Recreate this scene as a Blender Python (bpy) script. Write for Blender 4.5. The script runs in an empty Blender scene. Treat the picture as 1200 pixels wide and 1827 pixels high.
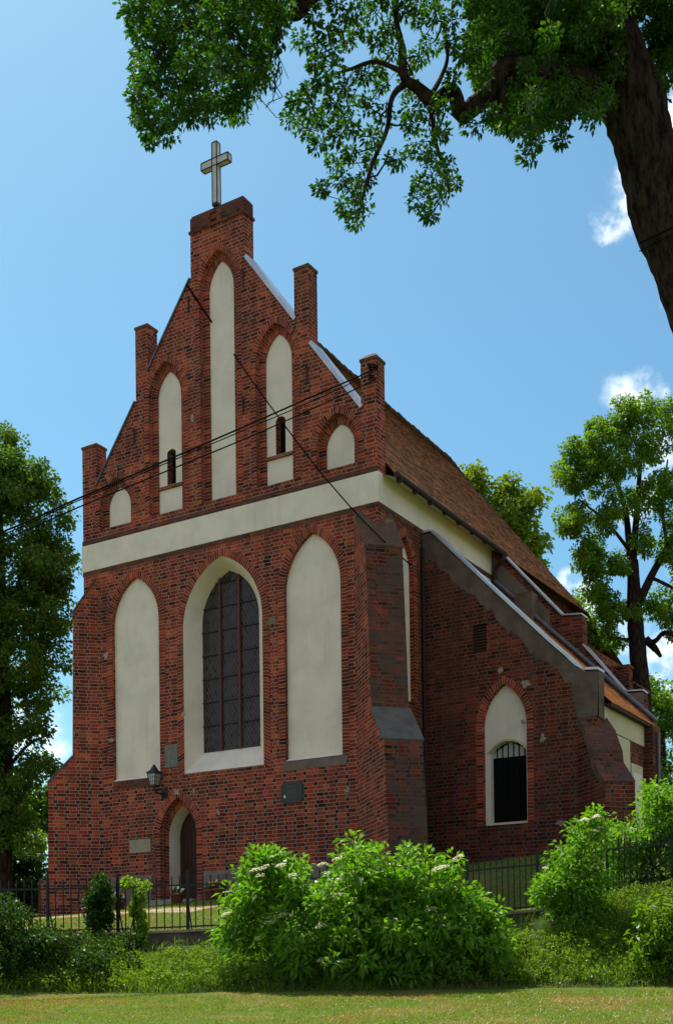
import bpy, math, random
import numpy as np
from mathutils import Vector, Matrix
from mathutils.geometry import tessellate_polygon
PI = math.pi
random.seed(7); RNG = np.random.default_rng(11)
SC = bpy.context.scene; COL = SC.collection
# ------------------------------------------------------------------ camera
F_PX, CX, CY, IW, IH = 2135.5, 600.0, 1705.3, 1200.0, 1827.0
YAW, PIT, ROL = math.radians(31.45), math.radians(.344), math.radians(-.7036)
fw = np.array([-math.sin(YAW)*math.cos(PIT), math.cos(YAW)*math.cos(PIT), math.sin(PIT)])
rt = np.cross(fw, [0, 0, 1]); rt /= np.linalg.norm(rt); up = np.cross(rt, fw)
RT = rt*math.cos(ROL) + up*math.sin(ROL); UP = -rt*math.sin(ROL) + up*math.cos(ROL); FW = fw
CAM = np.array([21.26778, -28.74833, -1.95782])
cam = bpy.data.cameras.new('camera'); camo = bpy.data.objects.new('camera', cam); COL.objects.link(camo)
m = Matrix.Identity(4)
for i in range(3):
    m[i][0] = RT[i]; m[i][1] = UP[i]; m[i][2] = -FW[i]; m[i][3] = CAM[i]
camo.matrix_world = m
cam.sensor_fit = 'VERTICAL'; cam.sensor_height = 36; cam.lens = 36*F_PX/IH
cam.shift_y = (CY-IH/2)/IH; cam.clip_start = .5; cam.clip_end = 3000
SC.camera = camo
SC.render.resolution_x, SC.render.resolution_y = 672, 1024
# ------------------------------------------------------------------ light and sky
SUN_AZ = np.array([-.88, .475]); SUN_EL = math.radians(60)
SUN_DIR = np.array([SUN_AZ[0]*math.cos(SUN_EL), SUN_AZ[1]*math.cos(SUN_EL), math.sin(SUN_EL)])
sun = bpy.data.lights.new('sun', 'SUN'); suno = bpy.data.objects.new('sun', sun); COL.objects.link(suno)
sun.energy = 3.9; sun.angle = math.radians(.5); sun.color = (1, .94, .84)
suno.rotation_euler = Vector(SUN_DIR).to_track_quat('Z', 'Y').to_euler(); suno.location = (-30, 20, 60)
SC.view_settings.view_transform = 'Standard'; SC.view_settings.look = 'None'
SC.view_settings.gamma = 1; SC.view_settings.exposure = 0.95; SC.view_settings.use_curve_mapping = False
SKY_STRENGTH = .076
def ray(u, v): return RT*((u-CX)/F_PX) - UP*((v-CY)/F_PX) + FW
def FD(u, v, t): return CAM + ray(u, v)*t
def FY(u, v, y=0.): d = ray(u, v); return CAM + d*((y-CAM[1])/d[1])
def FX(u, v, x): d = ray(u, v); return CAM + d*((x-CAM[0])/d[0])
world = bpy.data.worlds.new('World'); SC.world = world; world.use_nodes = True

class NT:
    """small wrapper for building node trees"""
    def __init__(s, nt): s.nt = nt
    def n(s, t, **kw):
        nd = s.nt.nodes.new(t)
        for k, v in kw.items(): setattr(nd, k, v)
        return nd
    def set(s, inp, v):
        if isinstance(v, bpy.types.NodeSocket): s.nt.links.new(v, inp)
        elif v is not None: inp.default_value = v
    def m(s, op, a, b=None, c=None, clamp=False):
        nd = s.n('ShaderNodeMath', operation=op, use_clamp=clamp)
        for i, v in enumerate((a, b, c)):
            if v is not None: s.set(nd.inputs[i], v)
        return nd.outputs[0]
    def vm(s, op, a, b=None, out=0):
        nd = s.n('ShaderNodeVectorMath', operation=op)
        s.set(nd.inputs[0], a)
        if b is not None:
            s.set(nd.inputs['Scale'] if op == 'SCALE' else nd.inputs[1], b)
        return nd.outputs[out]
    def mix(s, f, a, b, blend='MIX'):
        nd = s.n('ShaderNodeMix', data_type='RGBA', blend_type=blend)
        s.set(nd.inputs[0], f); s.set(nd.inputs[6], a); s.set(nd.inputs[7], b)
        return nd.outputs[2]
    def ss(s, v, a, b, lo=0., hi=1.):
        nd = s.n('ShaderNodeMapRange', interpolation_type='SMOOTHSTEP')
        s.set(nd.inputs[0], v); s.set(nd.inputs[1], a); s.set(nd.inputs[2], b); s.set(nd.inputs[3], lo); s.set(nd.inputs[4], hi)
        return nd.outputs[0]
    def noise(s, vec, scale, detail=3, rough=.55, out=0):
        nd = s.n('ShaderNodeTexNoise'); s.set(nd.inputs['Vector'], vec)
        nd.inputs['Scale'].default_value = scale; nd.inputs['Detail'].default_value = detail; nd.inputs['Roughness'].default_value = rough
        return nd.outputs[out]
    def ramp(s, f, stops):
        nd = s.n('ShaderNodeValToRGB'); cr = nd.color_ramp
        while len(cr.elements) < len(stops): cr.elements.new(.5)
        for e, (p, c) in zip(cr.elements, stops): e.position = p; e.color = (*c, 1)
        s.set(nd.inputs[0], f); return nd.outputs[0]
    def xyz(s, v):
        nd = s.n('ShaderNodeSeparateXYZ'); s.set(nd.inputs[0], v); return nd.outputs
    def comb(s, x, y, z=0.):
        nd = s.n('ShaderNodeCombineXYZ'); s.set(nd.inputs[0], x); s.set(nd.inputs[1], y); s.set(nd.inputs[2], z); return nd.outputs[0]
def c4(c): return (c[0], c[1], c[2], 1)

def build_world():
    W = NT(world.node_tree); nt = world.node_tree; nt.nodes.clear()
    out = W.n('ShaderNodeOutputWorld'); bg = W.n('ShaderNodeBackground'); nt.links.new(bg.outputs[0], out.inputs[0])
    sky = W.n('ShaderNodeTexSky', sky_type='NISHITA', sun_disc=False)
    sky.sun_elevation = SUN_EL; sky.sun_rotation = math.atan2(SUN_AZ[0], SUN_AZ[1])
    sky.air_density = 1.0; sky.dust_density = .9; sky.ozone_density = 1.0
    d = W.n('ShaderNodeTexCoord').outputs['Generated']
    # fair-weather cumulus: soft patches of noise round chosen compass directions of the sky
    warp = W.noise(d, 22, 5, .62, 1)
    wv = W.vm('SCALE', W.vm('SUBTRACT', warp, (.5, .5, .5)), .055)
    dd = W.vm('ADD', d, wv)
    blobs = [(1195, 205, 55, 1), (1110, 340, 42, .95), (1082, 385, 30, .8), (1130, 705, 50, .9), (1095, 725, 26, .6), (1165, 693, 24, .6), (1195, 790, 60, .9), (1150, 900, 55, .75), (1005, 1062, 46, 1),
             (1040, 1078, 50, .9), (1100, 1130, 55, .5), (1195, 1165, 50, .9), (1185, 1215, 60, .9), (80, 1320, 62, 1), (30, 1300, 60, .9), (110, 1390, 55, .8), (20, 1430, 80, .9), (60, 1190, 30, .5), (0, 1180, 60, .7), (1240, 520, 60, .8), (-120, 1250, 110, .9), (-60, 1420, 110, .9), (1320, 1000, 120, .9)]
    tot = None
    for (u, v, r, a) in blobs:
        r0 = ray(u, v); r0 = r0/np.linalg.norm(r0)
        dist = W.vm('DISTANCE', dd, tuple(r0), 1)
        k = W.ss(dist, r/F_PX*1.05, r/F_PX*.15, 0, a)
        tot = k if tot is None else W.m('MAXIMUM', tot, k)
    nz = W.noise(d, 38, 6, .6)
    mask = W.m('MULTIPLY', tot, W.ss(nz, .36, .62, .05, 1.), clamp=True)
    hs = W.n('ShaderNodeHueSaturation'); hs.inputs['Saturation'].default_value = 1.0; nt.links.new(sky.outputs[0], hs.inputs['Color'])
    cloudc = W.mix(W.noise(d, 30, 4), (8.2, 8.5, 9.0, 1), (12.2, 12.2, 12.1, 1))
    # cloud added over the unseen sky to fill the shade, clear above the church
    ctr = ray(600, 913); ctr = ctr/np.linalg.norm(ctr)
    gate = W.ss(W.vm('DOT_PRODUCT', d, tuple(ctr), 1), .78, .50)
    dz = W.xyz(d); flat = W.comb(W.m('DIVIDE', dz[0], W.m('ADD', dz[2], .35)), W.m('DIVIDE', dz[1], W.m('ADD', dz[2], .35)))
    mask = W.m('MAXIMUM', mask, W.m('MULTIPLY', W.ss(W.noise(flat, 2.6, 6, .58), .485, .64), gate))
    tint = W.mix(gate, (.615, .975, 1.01, 1), (1.02, .98, .92, 1))
    col = W.mix(mask, W.mix(1., hs.outputs[0], tint, 'MULTIPLY'), cloudc)
    nt.links.new(col, bg.inputs[0]); bg.inputs[1].default_value = SKY_STRENGTH
build_world()

# ------------------------------------------------------------------ materials
def mat(name):
    m = bpy.data.materials.new(name); m.use_nodes = True; m.node_tree.nodes.clear()
    N = NT(m.node_tree); out = N.n('ShaderNodeOutputMaterial'); b = N.n('ShaderNodeBsdfPrincipled')
    m.node_tree.links.new(b.outputs[0], out.inputs[0])
    return m, N, b, out
def bump(N, b, h, strength=.5, dist=.02):
    bp = N.n('ShaderNodeBump'); bp.inputs['Strength'].default_value = strength; bp.inputs['Distance'].default_value = dist
    N.set(bp.inputs['Height'], h); N.set(b.inputs['Normal'], bp.outputs[0])
def pos(N): return N.n('ShaderNodeNewGeometry').outputs['Position']
def brick_mat(name, bond=True, dirt=0., tone=1., headers=True, rowh=.107, mortar=(.46, .36, .29)):
    m, N, b, out = mat(name)
    uv = N.n('ShaderNodeUVMap', uv_map='UV').outputs[0]; P = pos(N)
    warp = N.vm('SCALE', N.vm('SUBTRACT', N.noise(P, 2.2, 3, .6, 1), (.5, .5, .5)), .05)
    warp2 = N.vm('SCALE', N.vm('SUBTRACT', N.noise(P, 17, 2, .6, 1), (.5, .5, .5)), .018)
    x = N.xyz(N.vm('ADD', uv, N.vm('ADD', warp, warp2)))
    vr = N.m('DIVIDE', x[1], rowh); row = N.m('FLOOR', vr); fv = N.m('SUBTRACT', vr, row)
    wn1 = N.n('ShaderNodeTexWhiteNoise', noise_dimensions='1D'); N.set(wn1.inputs['W'], row)
    uo = N.m('ADD', x[0], N.m('MULTIPLY', wn1.outputs[0], .05 if bond else .01))
    if bond: uo = N.m('ADD', uo, N.m('MULTIPLY', N.m('FLOORED_MODULO', row, 2.), .35))
    k = N.m('FLOOR', N.m('DIVIDE', uo, .70)); p = N.m('SUBTRACT', uo, N.m('MULTIPLY', k, .70))
    is2 = N.m('GREATER_THAN', p, .28); is3 = N.m('GREATER_THAN', p, .56)
    idx = N.m('ADD', N.m('MULTIPLY', k, 3.), N.m('ADD', is2, is3))
    left = N.m('MULTIPLY', N.m('ADD', is2, is3), .28); width = N.m('SUBTRACT', .28, N.m('MULTIPLY', is3, .14))
    du0 = N.m('SUBTRACT', p, left); du = N.m('MINIMUM', du0, N.m('SUBTRACT', width, du0))
    dv = N.m('MULTIPLY', N.m('MINIMUM', fv, N.m('SUBTRACT', 1., fv)), rowh)
    d = N.m('MINIMUM', du, dv)
    rough = N.noise(P, 45, 3, .6)
    d = N.m('ADD', d, N.m('MULTIPLY', N.m('SUBTRACT', rough, .5), .010))
    mask = N.ss(d, .0045, .0085)
    wn = N.n('ShaderNodeTexWhiteNoise', noise_dimensions='2D'); N.set(wn.inputs['Vector'], N.comb(idx, row))
    r1 = wn.outputs['Value']; r3 = N.xyz(wn.outputs['Color'])
    t = tone
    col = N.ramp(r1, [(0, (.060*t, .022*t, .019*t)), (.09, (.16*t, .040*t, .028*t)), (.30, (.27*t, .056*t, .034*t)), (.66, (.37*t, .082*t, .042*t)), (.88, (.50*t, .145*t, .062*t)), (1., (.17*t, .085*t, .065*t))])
    big = N.noise(P, .55, 4, .6)
    col = N.mix(N.ss(N.noise(P, .8, 4, .6), .40, .62), N.mix(1., col, (.60, .60, .62, 1), 'MULTIPLY'), N.mix(1., col, (1.12, 1.06, 1.0, 1), 'MULTIPLY'))
    col = N.mix(1., col, (.92, .68, .65, 1), 'MULTIPLY')
    z = N.xyz(P)[2]
    if headers:
        zz = N.m('ADD', z, N.m('MULTIPLY', N.m('SUBTRACT', big, .5), 2.5))
        hm = N.m('MULTIPLY', N.m('MULTIPLY', is3, N.ss(zz, 4.4, 3.4, .03, 1.)), N.m('LESS_THAN', r3[1], .72))
        col = N.mix(hm, col, c4((.026, .022, .026)))
    col = N.mix(N.ss(N.noise(P, 9, 4, .7), .45, .75, 0, .45), col, N.mix(r3[2], (.10, .045, .035, 1), (.22, .085, .055, 1)))
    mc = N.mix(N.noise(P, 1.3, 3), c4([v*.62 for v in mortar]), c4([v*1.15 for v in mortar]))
    col = N.mix(mask, mc, col)
    # grime with shapes of its own
    g = N.ss(N.noise(N.vm('MULTIPLY', P, (1., 1., .55)), .9, 5, .62), .48, .78, 0, .55)
    col = N.mix(g, col, c4((.055, .036, .032)))
    if dirt:
        g2 = N.ss(N.noise(P, 1.6, 5, .65), .35, .62, 0, dirt)
        col = N.mix(g2, col, c4((.075, .060, .050)))
    N.set(b.inputs['Base Color'], col); b.inputs['Roughness'].default_value = .92; b.inputs['Specular IOR Level'].default_value = .06
    h = N.m('ADD', N.m('MULTIPLY', mask, N.m('ADD', .7, N.m('MULTIPLY', r3[0], .3))), N.m('MULTIPLY', rough, .35))
    bump(N, b, h, .75, .014)
    return m
def noisy_mat(name, c1, c2, scale=3., rough=.9, bs=.3, bd=.01, spots=None, metallic=0., bscale=40):
    m, N, b, out = mat(name); P = pos(N)
    col = N.mix(N.ss(N.noise(P, scale, 5, .65), .3, .7), c4(c1), c4(c2))
    col = N.mix(N.ss(N.noise(P, scale*7, 4, .65), .5, .8, 0, .4), col, c4([v*.6 for v in c1]))
    if spots: col = N.mix(N.ss(N.noise(P, spots[1], 4, .6), spots[2], spots[2]+.06), col, c4(spots[0]))
    N.set(b.inputs['Base Color'], col); b.inputs['Roughness'].default_value = rough; b.inputs['Metallic'].default_value = metallic
    b.inputs['Specular IOR Level'].default_value = .3
    bump(N, b, N.noise(P, bscale, 4, .6), bs, bd)
    return m
def plaster_mat(name, c=(.62, .585, .475), stain=.35):
    m, N, b, out = mat(name); P = pos(N)
    col = N.mix(N.ss(N.noise(P, 1.1, 5, .6), .35, .7), c4(c), c4([v*.86 for v in c]))
    streak = N.noise(N.vm('MULTIPLY', P, (5., 5., .5)), 1., 5, .65)
    col = N.mix(N.ss(streak, .52, .78, 0, stain), col, c4((.30, .27, .21)))
    col = N.mix(N.ss(N.noise(P, 14, 4, .7), .62, .75, 0, .25), col, c4((.36, .33, .26)))
    N.set(b.inputs['Base Color'], col); b.inputs['Roughness'].default_value = .92; b.inputs['Specular IOR Level'].default_value = .2
    bump(N, b, N.m('ADD', N.noise(P, 6, 4, .6), N.m('MULTIPLY', N.noise(P, 60, 3), .25)), .35, .02)
    return m
def plain(name, c, rough=.6, metallic=0., spec=.4):
    m, N, b, out = mat(name); P = pos(N)
    col = N.mix(N.noise(P, 8, 4, .6), c4([v*.75 for v in c]), c4([min(1, v*1.2) for v in c]))
    N.set(b.inputs['Base Color'], col)
    b.inputs['Roughness'].default_value = rough; b.inputs['Metallic'].default_value = metallic; b.inputs['Specular IOR Level'].default_value = spec
    return m
def tile_mat(name, cols, tw=.17, lich=.5):
    m, N, b, out = mat(name); uv = N.n('ShaderNodeUVMap', uv_map='UV').outputs[0]; P = pos(N); x = N.xyz(uv)
    row = N.m('FLOOR', x[1]); fr = N.m('SUBTRACT', x[1], row)
    uo = N.m('ADD', N.m('DIVIDE', x[0], tw), N.m('MULTIPLY', N.m('FLOORED_MODULO', row, 2.), .5))
    cidx = N.m('FLOOR', uo); fu = N.m('SUBTRACT', uo, cidx)
    wn = N.n('ShaderNodeTexWhiteNoise', noise_dimensions='2D'); N.set(wn.inputs['Vector'], N.comb(cidx, row))
    col = N.ramp(wn.outputs['Value'], cols)
    edge = N.m('MINIMUM', fu, N.m('SUBTRACT', 1., fu))
    col = N.mix(N.ss(edge, .0, .09, .8, 0.), col, c4((.02, .015, .012)))
    col = N.mix(N.ss(N.noise(P, 1.4, 5, .65), .5, .7, 0, lich), col, N.mix(N.noise(P, 12, 3), c4((.16, .115, .03)), c4((.07, .065, .035))))
    N.set(b.inputs['Base Color'], col); b.inputs['Roughness'].default_value = .92; b.inputs['Specular IOR Level'].default_value = .06
    bump(N, b, N.m('ADD', N.ss(edge, 0., .12), N.m('MULTIPLY', wn.outputs['Value'], .6)), .8, .02)
    return m
def leaf_mat(name, c1, c2, trans=.5, tint=(1.35, 1.2, .35), gloss=.035, rough=.6, dry=None):
    m = bpy.data.materials.new(name); m.use_nodes = True; m.node_tree.nodes.clear(); N = NT(m.node_tree); L = m.node_tree.links
    out = N.n('ShaderNodeOutputMaterial'); g = N.n('ShaderNodeNewGeometry')
    f = N.m('ADD', N.m('MULTIPLY', g.outputs['Random Per Island'], .6), N.m('MULTIPLY', N.noise(g.outputs['Position'], 1.1, 2), .5), clamp=True)
    col = N.mix(f, c4(c1), c4(c2))
    if dry: col = N.mix(N.ss(N.noise(N.vm('MULTIPLY', g.outputs['Position'], (1., 1., .2)), .75, 5, .68), .47, .62, 0, .85), col, N.mix(g.outputs['Random Per Island'], c4(dry), c4([v*.6 for v in dry])))
    df = N.n('ShaderNodeBsdfDiffuse'); L.new(col, df.inputs[0])
    tr = N.n('ShaderNodeBsdfTranslucent'); L.new(N.mix(1., col, c4([v for v in tint]), 'MULTIPLY'), tr.inputs[0])
    mx = N.n('ShaderNodeMixShader'); mx.inputs[0].default_value = trans; L.new(df.outputs[0], mx.inputs[1]); L.new(tr.outputs[0], mx.inputs[2])
    gl = N.n('ShaderNodeBsdfGlossy'); gl.inputs['Roughness'].default_value = rough; gl.inputs[0].default_value = (1, 1, 1, 1)
    fr = N.n('ShaderNodeFresnel'); fr.inputs[0].default_value = 1.38
    mx2 = N.n('ShaderNodeMixShader'); L.new(N.m('MULTIPLY', fr.outputs[0], gloss*2.5), mx2.inputs[0]); L.new(mx.outputs[0], mx2.inputs[1]); L.new(gl.outputs[0], mx2.inputs[2])
    L.new(mx2.outputs[0], out.inputs[0])
    return m
def bark_mat(name, c1, c2):
    m, N, b, out = mat(name); P = pos(N)
    n1 = N.noise(N.vm('MULTIPLY', P, (1., 1., .28)), 13, 5, .7)
    col = N.mix(N.ss(n1, .35, .65), c4(c1), c4(c2))
    N.set(b.inputs['Base Color'], col); b.inputs['Roughness'].default_value = .97; b.inputs['Specular IOR Level'].default_value = .04
    bump(N, b, n1, 1., .06); return m
def glass_mat():
    m, N, b, out = mat('leaded_glass'); P = pos(N); x = N.xyz(P)
    s = .13
    a = N.m('FRACT', N.m('DIVIDE', N.m('ADD', x[0], N.m('MULTIPLY', x[2], .6)), s)); c = N.m('FRACT', N.m('DIVIDE', N.m('SUBTRACT', x[0], N.m('MULTIPLY', x[2], .6)), s))
    ea = N.m('MINIMUM', a, N.m('SUBTRACT', 1., a)); ec = N.m('MINIMUM', c, N.m('SUBTRACT', 1., c))
    lead = N.ss(N.m('MINIMUM', ea, ec), .05, .10)
    ia = N.m('FLOOR', N.m('DIVIDE', N.m('ADD', x[0], N.m('MULTIPLY', x[2], .6)), s)); ic = N.m('FLOOR', N.m('DIVIDE', N.m('SUBTRACT', x[0], N.m('MULTIPLY', x[2], .6)), s))
    wn = N.n('ShaderNodeTexWhiteNoise', noise_dimensions='2D'); N.set(wn.inputs['Vector'], N.comb(ia, ic))
    col = N.mix(lead, c4((.085, .075, .072)), N.mix(wn.outputs['Value'], c4((.016, .011, .015)), c4((.055, .036, .044))))
    N.set(b.inputs['Base Color'], col); N.set(b.inputs['Roughness'], N.m('ADD', .16, N.m('MULTIPLY', N.m('SUBTRACT', 1., lead), .4))); b.inputs['Specular IOR Level'].default_value = .16
    nm = N.vm('ADD', N.n('ShaderNodeNewGeometry').outputs['Normal'], N.vm('SCALE', N.vm('SUBTRACT', wn.outputs['Color'], (.5, .5, .5)), .10))
    N.set(b.inputs['Normal'], N.vm('NORMALIZE', nm))
    return m
def ground_mat(name, g1, g2, dry, dryamt=.5, sc=.6):
    m, N, b, out = mat(name); P = pos(N)
    col = N.mix(N.ss(N.noise(P, 3.5, 5, .7), .3, .7), c4(g1), c4(g2))
    col = N.mix(N.ss(N.noise(N.vm('MULTIPLY', P, (1., 1., .2)), sc, 5, .65), .46, .66, 0, dryamt), col, c4(dry))
    col = N.mix(N.ss(N.noise(P, 30, 3, .7), .5, .75, 0, .5), col, c4([v*.45 for v in g1]))
    N.set(b.inputs['Base Color'], col); b.inputs['Roughness'].default_value = 1.; b.inputs['Specular IOR Level'].default_value = .1
    bump(N, b, N.noise(P, 25, 4, .7), .8, .05); return m
M = {
 'brick': brick_mat('brick'), 'brick_dirty': brick_mat('weathered_brick', dirt=.8, tone=.72, mortar=(.20, .16, .13)),
 'brick_aisle': brick_mat('dark_side_brick', dirt=.25, tone=.58, mortar=(.27, .20, .155)),  # darker brick tone and mortar than the facade brick
 'ring': brick_mat('arch_brick', bond=False, headers=False, rowh=.098), 'brick_plain': brick_mat('upper_brick', headers=False),
 'brick_cap': brick_mat('mossy_cap_brick', dirt=.75, tone=.8, headers=False, mortar=(.16, .13, .10)),
 'plaster': plaster_mat('lime_plaster', (.80, .705, .60), .2), 'plaster_grey': noisy_mat('grey_render', (.095, .066, .050), (.16, .118, .092), 2.2, .95, .5, .02),
 'plaster_yellow': plaster_mat('cream_plaster', (.58, .52, .34), .2),
 'slab': noisy_mat('grey_cement_slab', (.082, .074, .068), (.125, .113, .104), 2.5, .9, .3, .01, ((.30, .13, .01), .9, .70)),
 'lichen_brick': noisy_mat('lichened_cap_brick', (.085, .055, .042), (.15, .085, .055), 3.5, .95, .7, .03, ((.30, .17, .04), 1.9, .66)),
 'plinth': noisy_mat('plinth_render', (.15, .105, .085), (.20, .165, .14), 2., .95, .5, .02),
 'stone': noisy_mat('pale_stone', (.27, .23, .17), (.34, .30, .23), 4., .9, .3, .01),
 'stone_grey': noisy_mat('grey_stone', (.13, .13, .115), (.22, .21, .19), 9., .95, .5, .02),
 'mortar': noisy_mat('mortar_patch', (.24, .17, .13), (.42, .36, .30), 6., .95, .5, .02),
 'zinc': noisy_mat('zinc_sheet', (.42, .45, .48), (.55, .58, .60), 2., .42, .05, .005, metallic=.85),
 'pipe': noisy_mat('dull_zinc_pipe', (.09, .095, .105), (.145, .15, .165), 3., .5, .05, .004, metallic=.5),
 'iron': plain('black_iron', (.012, .012, .013), .55), 'darkwood': noisy_mat('dark_brown_wood', (.035, .014, .010), (.055, .022, .014), 5., .7, .3, .01),
 'dark': plain('dark_opening', (.006, .006, .007), .9, 0, .1), 'rust': plain('rusty_bar', (.10, .045, .035), .8),
 'glass': glass_mat(), 'lampglass': plain('frosted_lamp_glass', (.40, .42, .38), .35),
 'tile': tile_mat('old_plain_tiles', [(0, (.045, .022, .014)), (.25, (.12, .046, .021)), (.55, (.23, .080, .029)), (.85, (.36, .14, .042)), (1., (.07, .045, .025))]),
 'tile_red': tile_mat('orange_tiles', [(0, (.20, .06, .02)), (.5, (.34, .11, .03)), (1., (.44, .17, .05))], .2, .55),
 'white': plain('white_panel', (.50, .49, .47), .45), 'green': plain('dark_green_enamel', (.006, .020, .019), .35),
 'gold': plain('faded_gilt', (.085, .080, .05), .5), 'whitedot': plain('white_emblem', (.45, .62, .58), .4), 'terracotta': plain('terracotta', (.30, .075, .04), .8),
 'lawn': ground_mat('mown_grass', (.065, .12, .014), (.11, .16, .022), (.25, .155, .055), .75), 'bank': ground_mat('bank_soil', (.03, .055, .012), (.05, .085, .018), (.07, .08, .025)),
 'yard': ground_mat('churchyard_turf', (.065, .10, .018), (.10, .13, .03), (.20, .15, .07), .5), 'path': noisy_mat('sandy_path', (.33, .24, .17), (.42, .32, .24), 4., .98, .5, .02),
 'field': ground_mat('far_meadow', (.04, .075, .015), (.06, .10, .02), (.08, .09, .03)),
 'leaf_lawn': leaf_mat('lawn_blades', (.10, .24, .014), (.22, .28, .04), .42, dry=(.42, .27, .11)), 'leaf_weed': leaf_mat('weed_blades', (.085, .20, .016), (.17, .28, .03), .5),
 'leaf_ash': leaf_mat('ash_leaves', (.018, .066, .006), (.056, .150, .011), .5, (1.25, 1.3, .4)), 'leaf_elder': leaf_mat('elder_leaves', (.080, .230, .012), (.170, .35, .024), .54, (1.25, 1.3, .3), .06),
 'leaf_linden': leaf_mat('linden_leaves', (.042, .115, .015), (.10, .20, .024), .5), 'leaf_dark': leaf_mat('dark_shrub_leaves', (.015, .048, .008), (.036, .092, .013), .4),
 'leaf_maple': leaf_mat('maple_leaves', (.11, .20, .016), (.19, .29, .025), .55), 'leaf_mid': leaf_mat('mid_green_leaves', (.085, .20, .014), (.15, .29, .022), .55),
 'leaf_vine': leaf_mat('vine_leaves', (.14, .29, .02), (.2, .36, .03), .55), 'umbel': leaf_mat('cream_umbels', (.42, .44, .18), (.58, .56, .30), .3, (1, 1, .8)),
 'bark': bark_mat('furrowed_bark', (.012, .008, .008), (.050, .034, .028)), 'twig': plain('twig_bark', (.016, .011, .009), .9), 'stem': plain('green_stem', (.05, .09, .02), .7),
 'yellow': plain('yellow_petals', (.75, .42, .02), .7), 'whitep': plain('white_petals', (.75, .72, .62), .7), 'orange': plain('orange_brown_leaf', (.55, .20, .05), .8), 'cable': plain('black_cable', (.006, .006, .007), .95, 0, .05), 'darkpipe': plain('painted_pipe', (.035, .026, .026), .7, 0, .2), 'bark_dark': bark_mat('dark_ash_bark', (.010, .007, .006), (.055, .038, .031)),
}
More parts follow.
